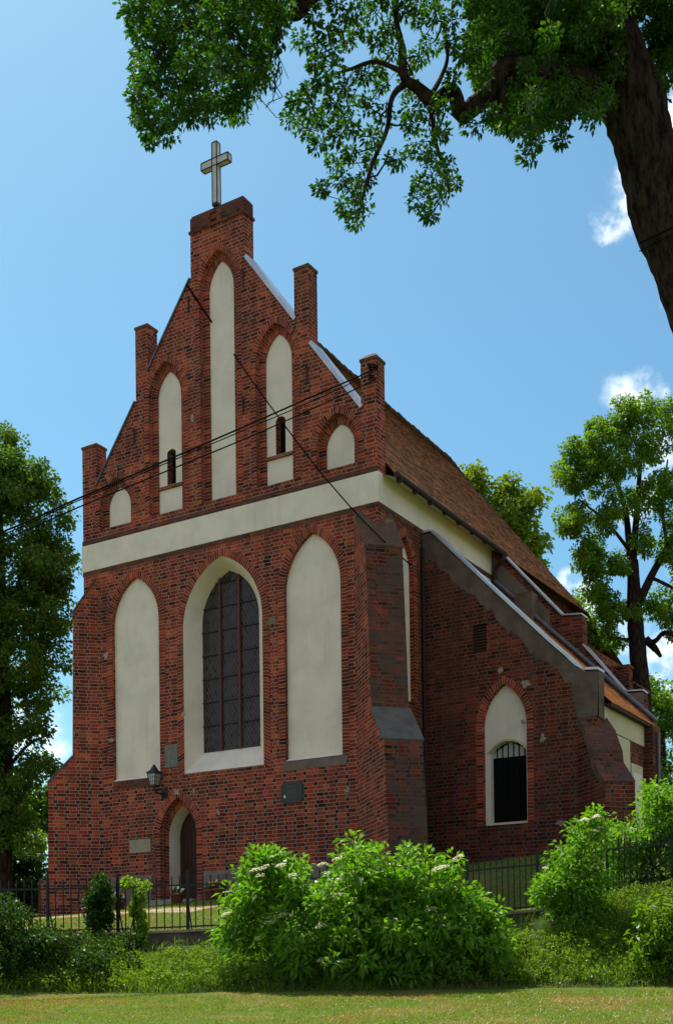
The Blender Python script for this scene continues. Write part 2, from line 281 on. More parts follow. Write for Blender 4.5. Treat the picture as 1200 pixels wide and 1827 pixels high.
# ------------------------------------------------------------------ mesh helpers
class MB:
    def __init__(s): s.v = []; s.f = []; s.uv = []
    def face(s, pts, uv=None):
        i0 = len(s.v); pts = [Vector(p) for p in pts]; s.v += pts; s.f.append(tuple(range(i0, i0+len(pts))))
        if uv is None:
            n = Vector((0, 0, 0))
            for i in range(len(pts)): n += pts[i].cross(pts[(i+1) % len(pts)])
            n = (n.normalized() if n.length > 1e-9 else Vector((0, 0, 1)))
            if abs(n.z) > .93: t, w = Vector((1, 0, 0)), Vector((0, 1, 0))
            else:
                t = Vector((0, 0, 1)).cross(n).normalized(); w = n.cross(t)
            uv = [(p.dot(t), p.dot(w)) for p in pts]
        s.uv += uv
    def box(s, a, b):
        x0, y0, z0 = a; x1, y1, z1 = b
        s.face([(x0, y0, z0), (x1, y0, z0), (x1, y0, z1), (x0, y0, z1)]); s.face([(x1, y1, z0), (x0, y1, z0), (x0, y1, z1), (x1, y1, z1)])
        s.face([(x1, y0, z0), (x1, y1, z0), (x1, y1, z1), (x1, y0, z1)]); s.face([(x0, y1, z0), (x0, y0, z0), (x0, y0, z1), (x0, y1, z1)])
        s.face([(x0, y0, z1), (x1, y0, z1), (x1, y1, z1), (x0, y1, z1)]); s.face([(x0, y1, z0), (x1, y1, z0), (x1, y0, z0), (x0, y0, z0)])
    def bar(s, p, q, w, h, upv=(0, 0, 1)):
        """box beam from p to q, width w across, height h along upv"""
        p, q = Vector(p), Vector(q); d = (q-p).normalized(); x = d.cross(Vector(upv))
        if x.length < 1e-4: x = d.cross(Vector((1, 0, 0)))
        x.normalize(); y = x.cross(d).normalized(); x *= w/2; y *= h/2
        A = [p-x-y, p+x-y, p+x+y, p-x+y]; B = [q-x-y, q+x-y, q+x+y, q-x+y]
        for i in range(4): j = (i+1) % 4; s.face([A[i], A[j], B[j], B[i]])
        s.face(A[::-1]); s.face(B)
    def tube(s, pts, radii, n=8, cap=True):
        pts = [Vector(p) for p in pts]
        if not hasattr(radii, '__len__'): radii = [radii]*len(pts)
        rings = []; ref = Vector((.31, .17, .93))
        for i, p in enumerate(pts):
            d = (pts[min(i+1, len(pts)-1)]-pts[max(i-1, 0)]).normalized()
            x = ref - d*ref.dot(d)
            if x.length < .05: x = Vector((1, 0, 0)) - d*d.x
            x.normalize(); ref = x; y = d.cross(x)
            rings.append([p+(x*math.cos(2*PI*k/n)+y*math.sin(2*PI*k/n))*radii[i] for k in range(n)])
        i0 = len(s.v)
        for r in rings: s.v += r
        for i in range(len(rings)-1):
            for k in range(n):
                a = i0+i*n+k; b = i0+i*n+(k+1) % n; s.f.append((a, b, b+n, a+n)); s.uv += [(0, 0)]*4
        if cap:
            s.f.append(tuple(i0+k for k in range(n))[::-1]); s.uv += [(0, 0)]*n
            e = i0+(len(rings)-1)*n; s.f.append(tuple(e+k for k in range(n))); s.uv += [(0, 0)]*n
    def lathe(s, c, prof, n=16):
        i0 = len(s.v); c = Vector(c)
        for r, z in prof:
            for k in range(n): s.v.append(c+Vector((r*math.cos(2*PI*k/n), r*math.sin(2*PI*k/n), z)))
        for i in range(len(prof)-1):
            for k in range(n):
                a = i0+i*n+k; b = i0+i*n+(k+1) % n; s.f.append((a, b, b+n, a+n)); s.uv += [(0, 0)]*4
    def prism(s, outline, f0, f1, caps=(True, True), holes=()):
        """extrude a 2-D outline between two maps f0, f1 (point -> 3-D); side walls get their own faces"""
        n = len(outline)
        loops = [outline]+list(holes); allp = [p for l in loops for p in l]
        tris = tessellate_polygon([[Vector((p[0], p[1], 0)) for p in l] for l in loops])
        a = sum(outline[i][0]*outline[(i+1) % n][1]-outline[(i+1) % n][0]*outline[i][1] for i in range(n))
        for f, on, flip in ((f0, caps[0], False), (f1, caps[1], True)):
            if not on: continue
            for t in tris:
                q = [allp[i] for i in t]
                ar = (q[1][0]-q[0][0])*(q[2][1]-q[0][1])-(q[2][0]-q[0][0])*(q[1][1]-q[0][1])
                if (ar < 0) != flip: q = q[::-1]
                s.face([f(p) for p in q])
        for i in range(n):
            p, q = outline[i], outline[(i+1) % n]
            fc = [f0(q), f0(p), f1(p), f1(q)]
            s.face(fc if a > 0 else fc[::-1])
    def strip(s, A, B, uvA=None, uvB=None, close=False):
        n = len(A)
        for i in range(n if close else n-1):
            j = (i+1) % n
            s.face([A[i], A[j], B[j], B[i]], None if uvA is None else [uvA[i], uvA[j], uvB[j], uvB[i]])
    def build(s, name, mt, parent=None, smooth=False):
        me = bpy.data.meshes.new(name); me.from_pydata([tuple(v) for v in s.v], [], s.f)
        ul = me.uv_layers.new(name='UV'); ul.data.foreach_set('uv', np.array(s.uv, dtype=np.float32).ravel())
        me.materials.append(mt)
        if smooth: me.polygons.foreach_set('use_smooth', [True]*len(me.polygons))
        o = bpy.data.objects.new(name, me); COL.objects.link(o)
        if parent is not None: attach(o, parent)
        return o
def attach(o, parent):
    o.parent = parent; o.matrix_parent_inverse = parent.matrix_world.inverted()
def thing(name, label, cat, loc=(0, 0, 0), group=None):
    o = bpy.data.objects.new(name, None); COL.objects.link(o); o.location = loc; o.empty_display_size = .2
    o.matrix_world = Matrix.Translation(loc)
    tag(o, label, cat, group); return o
def tag(o, label, cat, group=None):
    o['label'] = label; o['category'] = cat
    if group: o['group'] = group
    return o
def struct(o): o['kind'] = 'structure'; return o
def stuff(o, label=None, cat=None):
    o['kind'] = 'stuff'
    if label: o['label'] = label; o['category'] = cat
    return o
def arch(c, z0, w, zs, rise, n=10):
    """pointed-arch loop (x,z): bottom left, up the left, apex, down the right"""
    h = w/2; R = (rise*rise+h*h)/w; L = [(c-h, z0), (c-h, zs)]; R_ = []
    a1 = math.asin(min(1, rise/R))
    if R < h: a1 = PI-a1
    for i in range(1, n+1):
        a = a1*i/n; L.append((c-h+R-R*math.cos(a), zs+R*math.sin(a)))
    right = [(2*c-x, z) for x, z in L[:-1]][::-1]
    return L+right
def seg_arch(c, z0, w, zs, rise, n=8):
    h = w/2; R = (rise*rise+h*h)/(2*rise); a0 = math.asin(h/R); L = [(c-h, z0)]
    for i in range(n+1):
        a = -a0+2*a0*i/n; L.append((c+R*math.sin(a), zs+rise-R+R*math.cos(a)))
    return L+[(c+h, z0)]
def arclen(loop):
    t = [0.]
    for i in range(1, len(loop)): t.append(t[-1]+math.dist(loop[i], loop[i-1]))
    return t
def XZ(y): return lambda p: (p[0], y, p[1])
def YZ(x): return lambda p: (x, p[0], p[1])
def ring(name, inner, outer, f0, f1, mt, parent, legs=True):
    """brick surround between two loops, face at map f0, back at map f1"""
    b = MB(); ti = arclen(outer); uI = [(.012, t) for t in ti]; uO = [(.268, t) for t in ti]
    I = [f0(p) for p in inner]; O = [f0(p) for p in outer]
    b.strip(O, I, uO, uI); b.strip([f1(p) for p in outer], O, [(.012, t) for t in ti], [(.05, t) for t in ti]); b.strip(I, [f1(p) for p in inner], uI, [(.05, t) for t in ti])
    return b.build(name, mt, parent)

# ------------------------------------------------------------------ ground
E_F = np.array([-math.sin(YAW), math.cos(YAW)]); E_R = np.array([math.cos(YAW), math.sin(YAW)])
def sd(x, y): r0, r1 = x-CAM[0], y-CAM[1]; return r0*E_R[0]+r1*E_R[1], r0*E_F[0]+r1*E_F[1]
def xy(s, d): return CAM[0]+s*E_R[0]+d*E_F[0], CAM[1]+s*E_R[1]+d*E_F[1]
ZT_S = [-60, -7.7, -3.98, -2.46, 0, 2.81, 4.22, 5.85, 7.73, 60]; ZT_Z = [-1.3, -1.28, -1.25, -1.20, -1.10, -1.0, -.88, -.56, -.38, -.3]
def zt(s): return np.interp(s, ZT_S, ZT_Z)
def zfoot(s): return zt(s) - np.interp(s, [-60, 0, 3, 6, 60], [.36, .34, .26, .14, .12])
def sst(t): t = np.clip(t, 0, 1); return t*t*(3-2*t)
def gz(x, y):
    s, d = sd(np.asarray(x, float), np.asarray(y, float))
    lawn = -2.46-np.clip(.06*(22-d), 0, 1.1)
    bank = -2.46+(zfoot(s)+2.46)*sst((d-21.6)/3.2)**.8
    ch = .05+.065*np.clip(np.asarray(x, float), -9, 11)
    dch = np.maximum((28.45-.522*s)/.853, 28.5)
    yard = (zt(s)-.06)+(ch-(zt(s)-.06))*np.clip((d-25.1)/(dch-25.1), 0, 1)
    return np.where(d < 21.6, lawn, np.where(d < 24.99, bank, yard))
def sheet(name, mt, S, D, zoff=0., fn=None):
    S = np.asarray(S, float); D = np.asarray(D, float); sg, dg = np.meshgrid(S, D)
    X, Y = xy(sg, dg); Z = gz(X, Y)+zoff
    if fn is not None: Z = fn(sg, dg, X, Y, Z)
    n, k = len(S), len(D); me = bpy.data.meshes.new(name)
    idx = np.arange(n*k).reshape(k, n)
    f = np.stack([idx[:-1, :-1], idx[:-1, 1:], idx[1:, 1:], idx[1:, :-1]], -1).reshape(-1, 4)
    me.from_pydata(np.stack([X, Y, Z], -1).reshape(-1, 3).tolist(), [], f.tolist()); me.materials.append(mt)
    me.polygons.foreach_set('use_smooth', [True]*len(me.polygons))
    o = bpy.data.objects.new(name, me); COL.objects.link(o); return struct(o)
SG = np.concatenate([[-400, -200, -100, -60, -40, -30, -22, -16], np.arange(-13, 13.01, .5), [16, 22, 30, 40, 60, 100, 200, 400]])
sheet('lawn', M['lawn'], SG, np.concatenate([[-60, -30, -10, -2], np.arange(2, 21.61, .7), [21.6]]))
sheet('bank', M['bank'], SG, np.linspace(21.6, 24.98, 14))
sheet('churchyard', M['yard'], SG, np.concatenate([np.linspace(25.0, 40, 40), [42, 46, 52, 60]]))
sheet('meadow', M['field'], SG, [60, 70, 85, 110, 160, 260, 500, 1500], 0)
# sandy path in front of the west wall (a strip laid just above the turf)
def path_sheet():
    b = MB(); pts = []
    for i in range(40):
        x = -16+i*(19/39); y0 = -5.7+.25*math.sin(x*1.1); w = 1.35+.18*math.sin(x*2.3)
        pts.append((x, y0, w))
    A = [[(x, y, float(gz(x, y))+.012), (x, y+w*.5, float(gz(x, y+w*.5))+.02), (x, y+w, float(gz(x, y+w))+.012)] for x, y, w in pts]
    for i in range(len(A)-1):
        for k in range(2): b.face([A[i][k], A[i+1][k], A[i+1][k+1], A[i][k+1]])
    return struct(b.build('path', M['path']))
path_sheet()

# ------------------------------------------------------------------ church
AXX = -.2                                    # x of the gable's axis
church = thing('church', 'red brick gothic village church with stepped gable, white blind niches and steep tiled roof', 'church', (0, 0, 0))
gable = [(-5.7, -.5), (5.2, -.5), (5.2, 14.72), (4.70, 14.72), (4.70, 13.42), (3.02, 15.72), (3.02, 17.95), (2.53, 17.95), (2.53, 16.50), (.80, 18.90), (.80, 20.28), (-1.2, 20.28),
         (-1.2, 18.90), (-2.93, 16.50), (-2.93, 17.95), (-3.42, 17.95), (-3.42, 15.72), (-5.10, 13.42), (-5.10, 14.72), (-5.7, 14.72)]
GN = [(-4.30, 11.98, 12.62, 13.28), (-2.235, 11.98, 15.62, 16.43), (-.2, 11.98, 18.35, 19.22), (1.835, 11.98, 15.62, 16.43), (3.90, 11.98, 12.62, 13.28)]
outs, ins = [], []
for c, z0, zs, za in GN:
    outs.append(arch(c, z0, 1.36, zs, za-zs+.24)); ins.append(arch(c, z0, .94, zs, za-zs))
LN = [(-3.55, 3.88, 1.90, 8.80, 1.42), (3.02, 3.88, 1.90, 8.80, 1.52)]
lows = [arch(*a) for a in LN]
cwin = arch(-.18, 3.87, 2.94, 8.25, 2.0, 12)
door_o = arch(-1.94, 0., 1.42, 2.05, 1.12, 10)
fw_ = MB(); fw_.prism(gable, XZ(0.), XZ(.47), (True, True), outs+lows+[cwin, door_o])
facade = fw_.build('facade_wall', M['brick'], church)
for i, (c, z0, zs, za) in enumerate(GN):
    o_, i_ = outs[i], ins[i]
    b = MB(); b.strip([XZ(0.)(p) for p in o_], [XZ(.18)(p) for p in o_], close=True)
    t = arclen(o_); b.strip([XZ(.18)(p) for p in o_], [XZ(.18)(p) for p in i_], [(.02, q) for q in t], [(.26, q) for q in t]); b.strip([XZ(.18)(p) for p in i_], [XZ(.25)(p) for p in i_], [(.02, q) for q in t], [(.10, q) for q in t])
    b.face([XZ(.18)(o_[0]), XZ(.18)(o_[-1]), XZ(.18)((o_[-1][0], z0+.06)), XZ(.18)((o_[0][0], z0+.06))])
    b.build('niche_reveal', M['ring'], church)
    p_ = [(x, z) for x, z in i_]
    b = MB(); slit = None
    if i in (1, 3):
        slit = seg_arch(c+.02, 12.93, .34, 13.92, .10)
    b.prism(p_, XZ(.235), XZ(.46), (True, False), [slit] if slit else [])
    pn = b.build('blind_niche', M['plaster'], church)
    if slit:
        b = MB(); b.strip([XZ(.235)(p) for p in slit], [XZ(.52)(p) for p in slit], close=True); b.build('slit_reveal', M['brick_plain'], pn)
        b = MB(); b.prism(slit, XZ(.50), XZ(.53), (True, False)); b.build('slit_window', M['dark'], pn)
        b = MB(); b.box((c-.465, .17, 12.80), (c+.465, .25, 12.89)); b.build('brick_ledge', M['brick_plain'], pn)
    out2 = arch(c, z0-.02, 1.36+.36, zs, za-zs+.24+.20)
    ring('arch_surround', o_, out2, XZ(-.010), XZ(.01), M['ring'], church)
# plaster frieze (three sided) and the brick string above it
b = MB(); b.box((-5.74, -.035, 10.74), (5.24, .0, 11.58)); b.box((5.2, 0.0, 10.74), (5.24, 7.55, 11.58)); b.box((-5.74, .0, 10.74), (-5.7, 7.55, 11.58))
b.build('plaster_frieze', M['plaster'], church)
b = MB(); b.box((-5.72, -.025, 11.60), (5.22, -.0, 11.74)); b.box((-5.72, -.018, 10.60), (5.22, 0., 10.72)); b.box((5.2, 0., 10.60), (5.222, 7.5, 10.72)); b.build('string_course', M['brick_dirty'], church)
# lower blind lancets
for (c, z0, w, zs, r), lp in zip(LN, lows):
    b = MB(); b.strip([XZ(0.)(p) for p in lp], [XZ(.13)(p) for p in lp], close=False); b.build('niche_reveal', M['ring'], church)
    b = MB(); b.prism(lp, XZ(.115), XZ(.3), (True, False)); b.face([(c-w/2, -.02, z0), (c+w/2, -.02, z0), (c+w/2, .12, z0+.10), (c-w/2, .12, z0+.10)]); b.build('blind_window', M['plaster'], church)
    ring('arch_surround', lp, arch(c, z0, w+.46, zs, r+.25), XZ(-.010), XZ(.01), M['ring'], church)
for x0, x1, mm in ((1.98, 4.1, 'plinth'), (-4.5, -2.55, 'brick_dirty')):
    b = MB(); b.box((x0, -.012, 3.60), (x1, -.001, 3.86)); b.build('render_patch', M[mm], church)
# big traceried window with splayed plaster reveal
gl = arch(-.32, 4.56, 2.12, 8.50, 1.50, 12)
b = MB(); b.strip([XZ(-.004)(p) for p in cwin], [XZ(.62)(p) for p in gl], close=True); rev = b.build('window_reveal', M['plaster'], church)
ring('arch_surround', cwin, arch(-.18, 3.75, 2.94+.46, 8.25, 2.25, 12), XZ(-.010), XZ(.01), M['ring'], church)
b = MB(); b.prism(gl, XZ(.61), XZ(.66), (True, False)); win = b.build('window', M['glass'], church)
def gl_top(x):
    for i in range(len(gl)-1):
        (x0, z0), (x1, z1) = gl[i], gl[i+1]
        if min(x0, x1) <= x <= max(x0, x1) and z0 > 5 and abs(x1-x0) > 1e-6: return z0+(z1-z0)*(x-x0)/(x1-x0)
    return 8.5
for xm in (-.32-.36, -.32+.36):
    b = MB(); b.box((xm-.038, .54, 4.56), (xm+.038, .60, gl_top(xm))); b.build('mullion', M['rust'], win)
for k in range(7):
    z = 5.36+k*.72; h = 1.06
    if z > 8.5:
        R = (1.5**2+1.06**2)/2.12; h = 1.06-(R-math.sqrt(max(0, R*R-(z-8.5)**2)))
    b = MB(); b.bar((-.32-h+.01, .575, z), (-.32+h-.01, .575, z), .03, .03); b.build('saddle_bar', M['iron'], win)
# west door
door_i = arch(-1.94, 0., 1.10, 2.0, .92, 10)
b = MB(); t = arclen(door_o); b.strip([XZ(0.)(p) for p in door_o], [XZ(.25)(p) for p in door_o]); b.strip([XZ(.25)(p) for p in door_o], [XZ(.25)(p) for p in door_i], [(.02, q) for q in t], [(.26, q) for q in t]); b.build('portal_order', M['ring'], church)
b = MB(); b.strip([XZ(.25)(p) for p in door_i], [XZ(.80)(p) for p in door_i]); b.build('door_reveal', M['plaster'], church)
ring('arch_surround', door_o, arch(-1.94, 0., 1.42+.44, 2.05, 1.36, 10), XZ(-.012), XZ(.01), M['ring'], church)
b = MB(); b.prism(door_i, XZ(.78), XZ(.84), (True, False))
for k in range(7): b.box((-2.46+k*.15, .765, .05), (-2.46+k*.15+.135, .781, 2.25))
dr = b.build('door', M['darkwood'], church)
b = MB(); b.tube([(-2.3, .75, 1.15), (-2.3, .70, 1.15), (-2.18, .70, 1.15)], .016); b.build('handle', M['iron'], dr)
b = MB(); b.box((-2.8, -.42, -.3), (-1.1, .8, .03)); b.build('doorstep', M['stone'], church)
# plinth
b = MB()
for x0, x1 in ((-5.0, -2.95), (-.93, 4.3)):
    b.prism([(0, -.6), (0, .86), (-.10, .74), (-.10, -.6)], lambda p, x0=x0: (x0, p[0]-.002, p[1]), lambda p, x1=x1: (x1, p[0]-.002, p[1]))
b.build('plinth', M['plinth'], church)
# diagonal corner buttresses
S2 = 2**-.5
def buttress(c0, sx, w, prof, slabs, mt_side, mt_face):
    """prof: (t, z) outline of the side, t measured along the diagonal from c0 (the facade-side foot)"""
    d = np.array([sx*S2, -S2]); n = np.array([sx*S2, S2])          # outward diagonal, across
    f = lambda k: (lambda p: (c0[0]+d[0]*p[0]+n[0]*k, c0[1]+d[1]*p[0]+n[1]*k, p[1]))
    root = MB(); ol = prof
    a0, a1 = f(0.), f(w)
    if sx > 0: root.prism(ol, a0, a1, (True, True))
    else: root.prism(ol, a1, a0, (True, True))
    o = root.build('corner_buttress', mt_side, church)
    face = MB()
    for i in range(len(prof)-1):
        p, q = prof[i], prof[i+1]
        if p[0] < .3 and q[0] < .3: continue
        sl = abs(p[0]-q[0]) > .3*abs(p[1]-q[1])
        nx, nz = (q[1]-p[1]), -(q[0]-p[0]); L = math.hypot(nx, nz); nx, nz = nx/L*.006, nz/L*.006
        if nx < 0: nx, nz = -nx, -nz
        g = lambda k, pt, nx=nx, nz=nz: (c0[0]+d[0]*(pt[0]+nx)+n[0]*k, c0[1]+d[1]*(pt[0]+nx)+n[1]*k, pt[1]+nz)
        quad = [g(0., p), g(w, p), g(w, q), g(0., q)]
        if not sl: face.face(quad if sx > 0 else quad[::-1])
        elif slabs:
            sb = MB(); up2 = .05
            A = [g(-.03, p), g(w+.03, p), g(w+.03, q), g(-.03, q)]
            B = [(x+d[0]*.03, y+d[1]*.03, z+up2) for x, y, z in A]
            for i2 in range(4): j2 = (i2+1) % 4; sb.face([A[i2], A[j2], B[j2], B[i2]])
            sb.face(B); sb.face(A[::-1]); sb.build('buttress_slab', slabs[0] if p[1] > 7 or q[1] > 7 else slabs[1], o)
    face.build('buttress_face', mt_face, o)
    return o
buttress((4.42, 0.), 1, 1.04, [(-.3, -.6), (3.12, -.6), (3.10, 1.2), (2.80, 3.72), (1.62, 4.78), (1.20, 9.25), (.12, 10.55), (-.3, 10.55)], (M['lichen_brick'], M['slab']), M['brick'], M['brick_dirty'])
buttress((-5.02, 0.), -1, 1.04, [(-.3, -.6), (2.02, -.6), (1.98, .65), (1.70, .95), (1.66, 3.85), (.88, 4.70), (.82, 9.30), (.10, 10.40), (-.3, 10.40)], (M['lichen_brick'], M['slab']), M['brick'], M['brick'])
# copings of the gable (zinc on the right, painted iron edge on the left)
def coping(p, q, y0, y1, mt, th=.05, parent=church, over=.05):
    b = MB(); dx, dz = q[0]-p[0], q[1]-p[1]; L = math.hypot(dx, dz); nx, nz = -dz/L, dx/L
    if nz < 0: nx, nz = -nx, -nz
    o = [(p[0], p[1]+.004), (q[0], q[1]+.004), (q[0]+nx*th, q[1]+nz*th), (p[0]+nx*th, p[1]+nz*th)]
    a = sum(o[i][0]*o[(i+1) % 4][1]-o[(i+1) % 4][0]*o[i][1] for i in range(4))
    if a < 0: o = o[::-1]
    b.prism(o, XZ(y0-over), XZ(y1+over)); return b.build('coping', mt, parent)
for p, q in (((.81, 18.89), (2.52, 16.52)), ((3.03, 15.71), (4.69, 13.44))):
    coping(p, q, 0, .47, M['zinc'], .11); coping((2*AXX-p[0], p[1]), (2*AXX-q[0], q[1]), 0, .47, M['pipe'])
# stepped heads: cap courses
def cap(x0, x1, z, parent=church, hip=.10):
    b = MB(); b.box((x0-.025, -.025, z), (x1+.025, .495, z+.075))
    q = [(x0-.02, -.02, z+.075), (x1+.02, -.02, z+.075), (x1+.02, .49, z+.075), (x0-.02, .49, z+.075)]
    r = [(x0+.10, .12, z+.075+hip), (x1-.10, .12, z+.075+hip), (x1-.10, .36, z+.075+hip), (x0+.10, .36, z+.075+hip)]
    for i in range(4): j = (i+1) % 4; b.face([q[i], q[j], r[j], r[i]])
    b.face(r); b.build('pinnacle_cap', M['lichen_brick'], parent)
cap(4.70, 5.2, 14.72, hip=.14); cap(2.53, 3.02, 17.95); cap(-3.42, -2.93, 17.95); cap(-5.7, -5.10, 14.72)
b = MB(); b.box((-1.24, -.04, 20.22), (.84, .51, 20.30)); b.box((-1.2, -.002, 20.30), (.80, .472, 20.70)); b.box((-1.16, .02, 20.70), (.76, .45, 20.76)); b.build('pinnacle_cap', M['brick_cap'], church)
# nave walls
side_n = [(y, z) for y, z in arch(1.52, 5.52, 1.05, 9.3, .95)]
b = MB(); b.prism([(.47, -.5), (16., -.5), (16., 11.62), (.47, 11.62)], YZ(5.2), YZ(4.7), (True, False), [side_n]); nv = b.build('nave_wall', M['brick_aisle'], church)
b = MB(); b.strip([YZ(5.2)(p) for p in side_n], [YZ(5.05)(p) for p in side_n], close=True); b.build('niche_reveal', M['ring'], church)
b = MB(); b.prism(side_n, YZ(5.06), YZ(4.8), (True, False)); b.face([(5.06, .995, 5.6), (5.24, .995, 5.52), (5.24, 2.045, 5.52), (5.06, 2.045, 5.6)]); b.build('blind_window', M['plaster'], church)
ring('arch_surround', side_n, arch(1.52, 5.5, 1.05+.46, 9.3, 1.2), YZ(5.212), YZ(5.19), M['ring'], church)
b = MB(); b.box((-5.7, .47, -.5), (-5.2, 26, 11.62)); b.box((-5.7, 16., -.5), (4.0, 16.4, 11.6)); b.box((4.2, 16.4, -.5), (4.6, 24., 11.0)); b.build('nave_wall', M['brick_plain'], church)
b = MB(); b.box((5.2, 2.7, 9.3), (5.226, 7.5, 10.58)); b.build('wall_render', M['plaster'], church)
# roof: real courses of plain tiles, each lip standing proud of the one below
def tiled_slope(name, mt, A, B, C_, D_, rows, lip=.018, parent=church, sag=0., seed=1):
    """A,B eave ends; D_,C_ ridge ends (A-D_ one verge, B-C_ the other)"""
    A, B, C_, D_ = map(Vector, (A, B, C_, D_)); n = (B-A).cross(D_-A).normalized()
    if n.z < 0: n = -n
    rg = random.Random(seed); b = MB(); K = 24
    for r in range(rows):
        t0, t1 = r/rows, (r+1.08)/rows
        def pt(t, k, lift):
            u = k/K; p = (A.lerp(D_, t)).lerp(B.lerp(C_, t), u)
            p = p - n*sag*4*u*(1-u)*(.4+.6*t) + n*lift
            return p
        j = [rg.uniform(-.003, .003) for _ in range(K+1)]
        lo = [pt(t0, k, lip+j[k]) for k in range(K+1)]; hi = [pt(min(t1, 1.), k, 0.) for k in range(K+1)]; un = [pt(t0, k, -.01) for k in range(K+1)]
        L = (B-A).length
        for k in range(K):
            u0, u1 = k/K*L, (k+1)/K*L
            b.face([lo[k], lo[k+1], hi[k+1], hi[k]], [(u0, r+.02), (u1, r+.02), (u1, r+.98), (u0, r+.98)])
            b.face([un[k], un[k+1], lo[k+1], lo[k]], [(u0, r+.01), (u1, r+.01), (u1, r+.02), (u0, r+.02)])
    return b.build(name, mt, parent)
R0, R1, R2 = (AXX, .45, 19.30), (AXX, 15.6, 18.66), (AXX, 29.5, 15.66)
roof = tiled_slope('roof', M['tile'], (5.62, .45, 11.42), (5.62, 15.6, 11.40), R1, R0, 58, sag=.10)
tiled_slope('roof_slope', M['tile'], (5.62, 15.6, 11.40), (3.2, 29.5, 11.6), R2, R1, 50, parent=roof, seed=3)
b = MB(); b.face([(-6.1, .45, 11.42), R0, R1, (-6.1, 15.6, 11.4)]); b.face([(-6.1, 15.6, 11.4), R1, R2, (-3.6, 29.5, 11.6)]); b.face([R2, (3.2, 29.5, 11.6), (-3.6, 29.5, 11.6)]); b.build('roof_slope', M['tile'], roof)
b = MB(); rg = random.Random(5)
for (P0, P1, nn) in ((R0, R1, 38), (R1, R2, 36)):
    for k in range(nn):
        a = Vector(P0).lerp(Vector(P1), k/nn); c = Vector(P0).lerp(Vector(P1), (k+1.12)/nn); a.z -= .10*4*(k/nn)*(1-k/nn)*(P0 is R0); c.z -= .10*4*((k+1)/nn)*(1-(k+1)/nn)*(P0 is R0)
        j = rg.uniform(-.02, .02); a.z += .02+j; c.z += -.0+j; b.tube([a, c], [.135, .115], 8)
b.build('ridge_tiles', M['tile'], roof)
b = MB(); b.face([(5.2, .2, 11.58), (5.62, .2, 11.40), (5.62, 7.7, 11.40), (5.2, 7.7, 11.58)]); b.build('soffit', M['plaster_yellow'], church)
# gutter and downpipe of the nave
b = MB(); pts = [(5.70, .15+k*.5, 11.44-.006*k) for k in range(16)]; b.tube(pts, .085, 10)
for k in range(8): b.tube([(5.70, .3+k*.95, 11.34), (5.70, .34+k*.95, 11.34)], .095, 10)
b.build('gutter', M['darkpipe'], church)
b = MB(); y = 7.45; b.tube([(5.70, y, 11.36), (5.68, y, 11.15), (5.42, y+.02, 10.95), (5.38, y+.02, 10.7), (5.38, y+.02, 10.25), (5.45, y, 10.06)], .065, 10); b.tube([(5.38, y+.02, 10.42), (5.38, y+.02, 10.48)], .08, 10); b.build('downpipe', M['darkpipe'], church)
def aisle_z(x): return np.interp(x, [5.2, 10.72], [10.5, 5.06])
b = MB(); pp = [(x, 7.28, float(aisle_z(x))+.17) for x in (5.45, 6.2, 7.0, 8.0, 9.0, 9.6, 10.2, 10.7)]; b.tube(pp, .075, 10)
for x in (6.3, 7.9, 8.15, 9.1, 9.8): b.tube([(x, 7.28, float(aisle_z(x))+.17), (x+.05, 7.28, float(aisle_z(x+.05))+.17)], .092, 10)
b.build('downpipe', M['pipe'], church)
b = MB(); b.tube([(5.27, 2.52, 10.2), (5.27, 2.52, 5.), (5.29, 2.5, .4)], .05, 8); b.build('downpipe', M['darkpipe'], church)
# south aisle: raking front wall
YA = 2.61
cop_pts = [(5.22, 10.62), (5.50, 10.64), (7.09, 8.96), (9.10, 6.86), (9.55, 6.42), (9.85, 6.10), (10.10, 5.94), (10.50, 5.90)]
aw_o = [(5.2, -.6), (10.45, -.6), (10.47, 4.7), (10.5, 5.88)]+[(x, z-.02) for x, z in cop_pts[::-1][1:]]
aw = arch(7.74, 1.9, 1.34, 4.72, 1.16)
lv = [(6.79, 6.88), (7.22, 6.88), (7.22, 7.68), (6.79, 7.68)]
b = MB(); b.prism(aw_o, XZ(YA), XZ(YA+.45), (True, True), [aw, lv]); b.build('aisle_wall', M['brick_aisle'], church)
for i in range(len(cop_pts)-1):
    coping(cop_pts[i], cop_pts[i+1], YA, YA+.45, M['zinc'], .07, over=.05)
# ragged render band that follows the coping
rg = random.Random(9); low = []; wob = 0.
for i in range(110):
    t = i/109; x = 5.24+t*(9.72-5.24); zc = np.interp(x, [p[0] for p in cop_pts], [p[1] for p in cop_pts])
    wob = .86*wob+rg.uniform(-.075, .075); z = zc-(.80-.20*t)-wob*.9
    if rg.random() < .45: z = round(z/.107)*.107
    low.append((x, z+rg.uniform(-.012, .012)))
low += [(9.76, 5.6), (9.82, 5.0), (9.90, 4.62), (10.47, 4.66)]
b = MB(); b.prism(low+[(10.49, 5.86)]+[(x, z-.03) for x, z in cop_pts[::-1][1:]], XZ(YA-.014), XZ(YA+.0), (True, False)); b.build('render_band', M['plaster_grey'], church)
b = MB(); b.face([(10.505, YA-.014, 4.62), (10.505, YA+.45, 4.62), (10.505, YA+.45, 5.86), (10.505, YA-.014, 5.86)]); b.build('render_band', M['plaster_grey'], church)
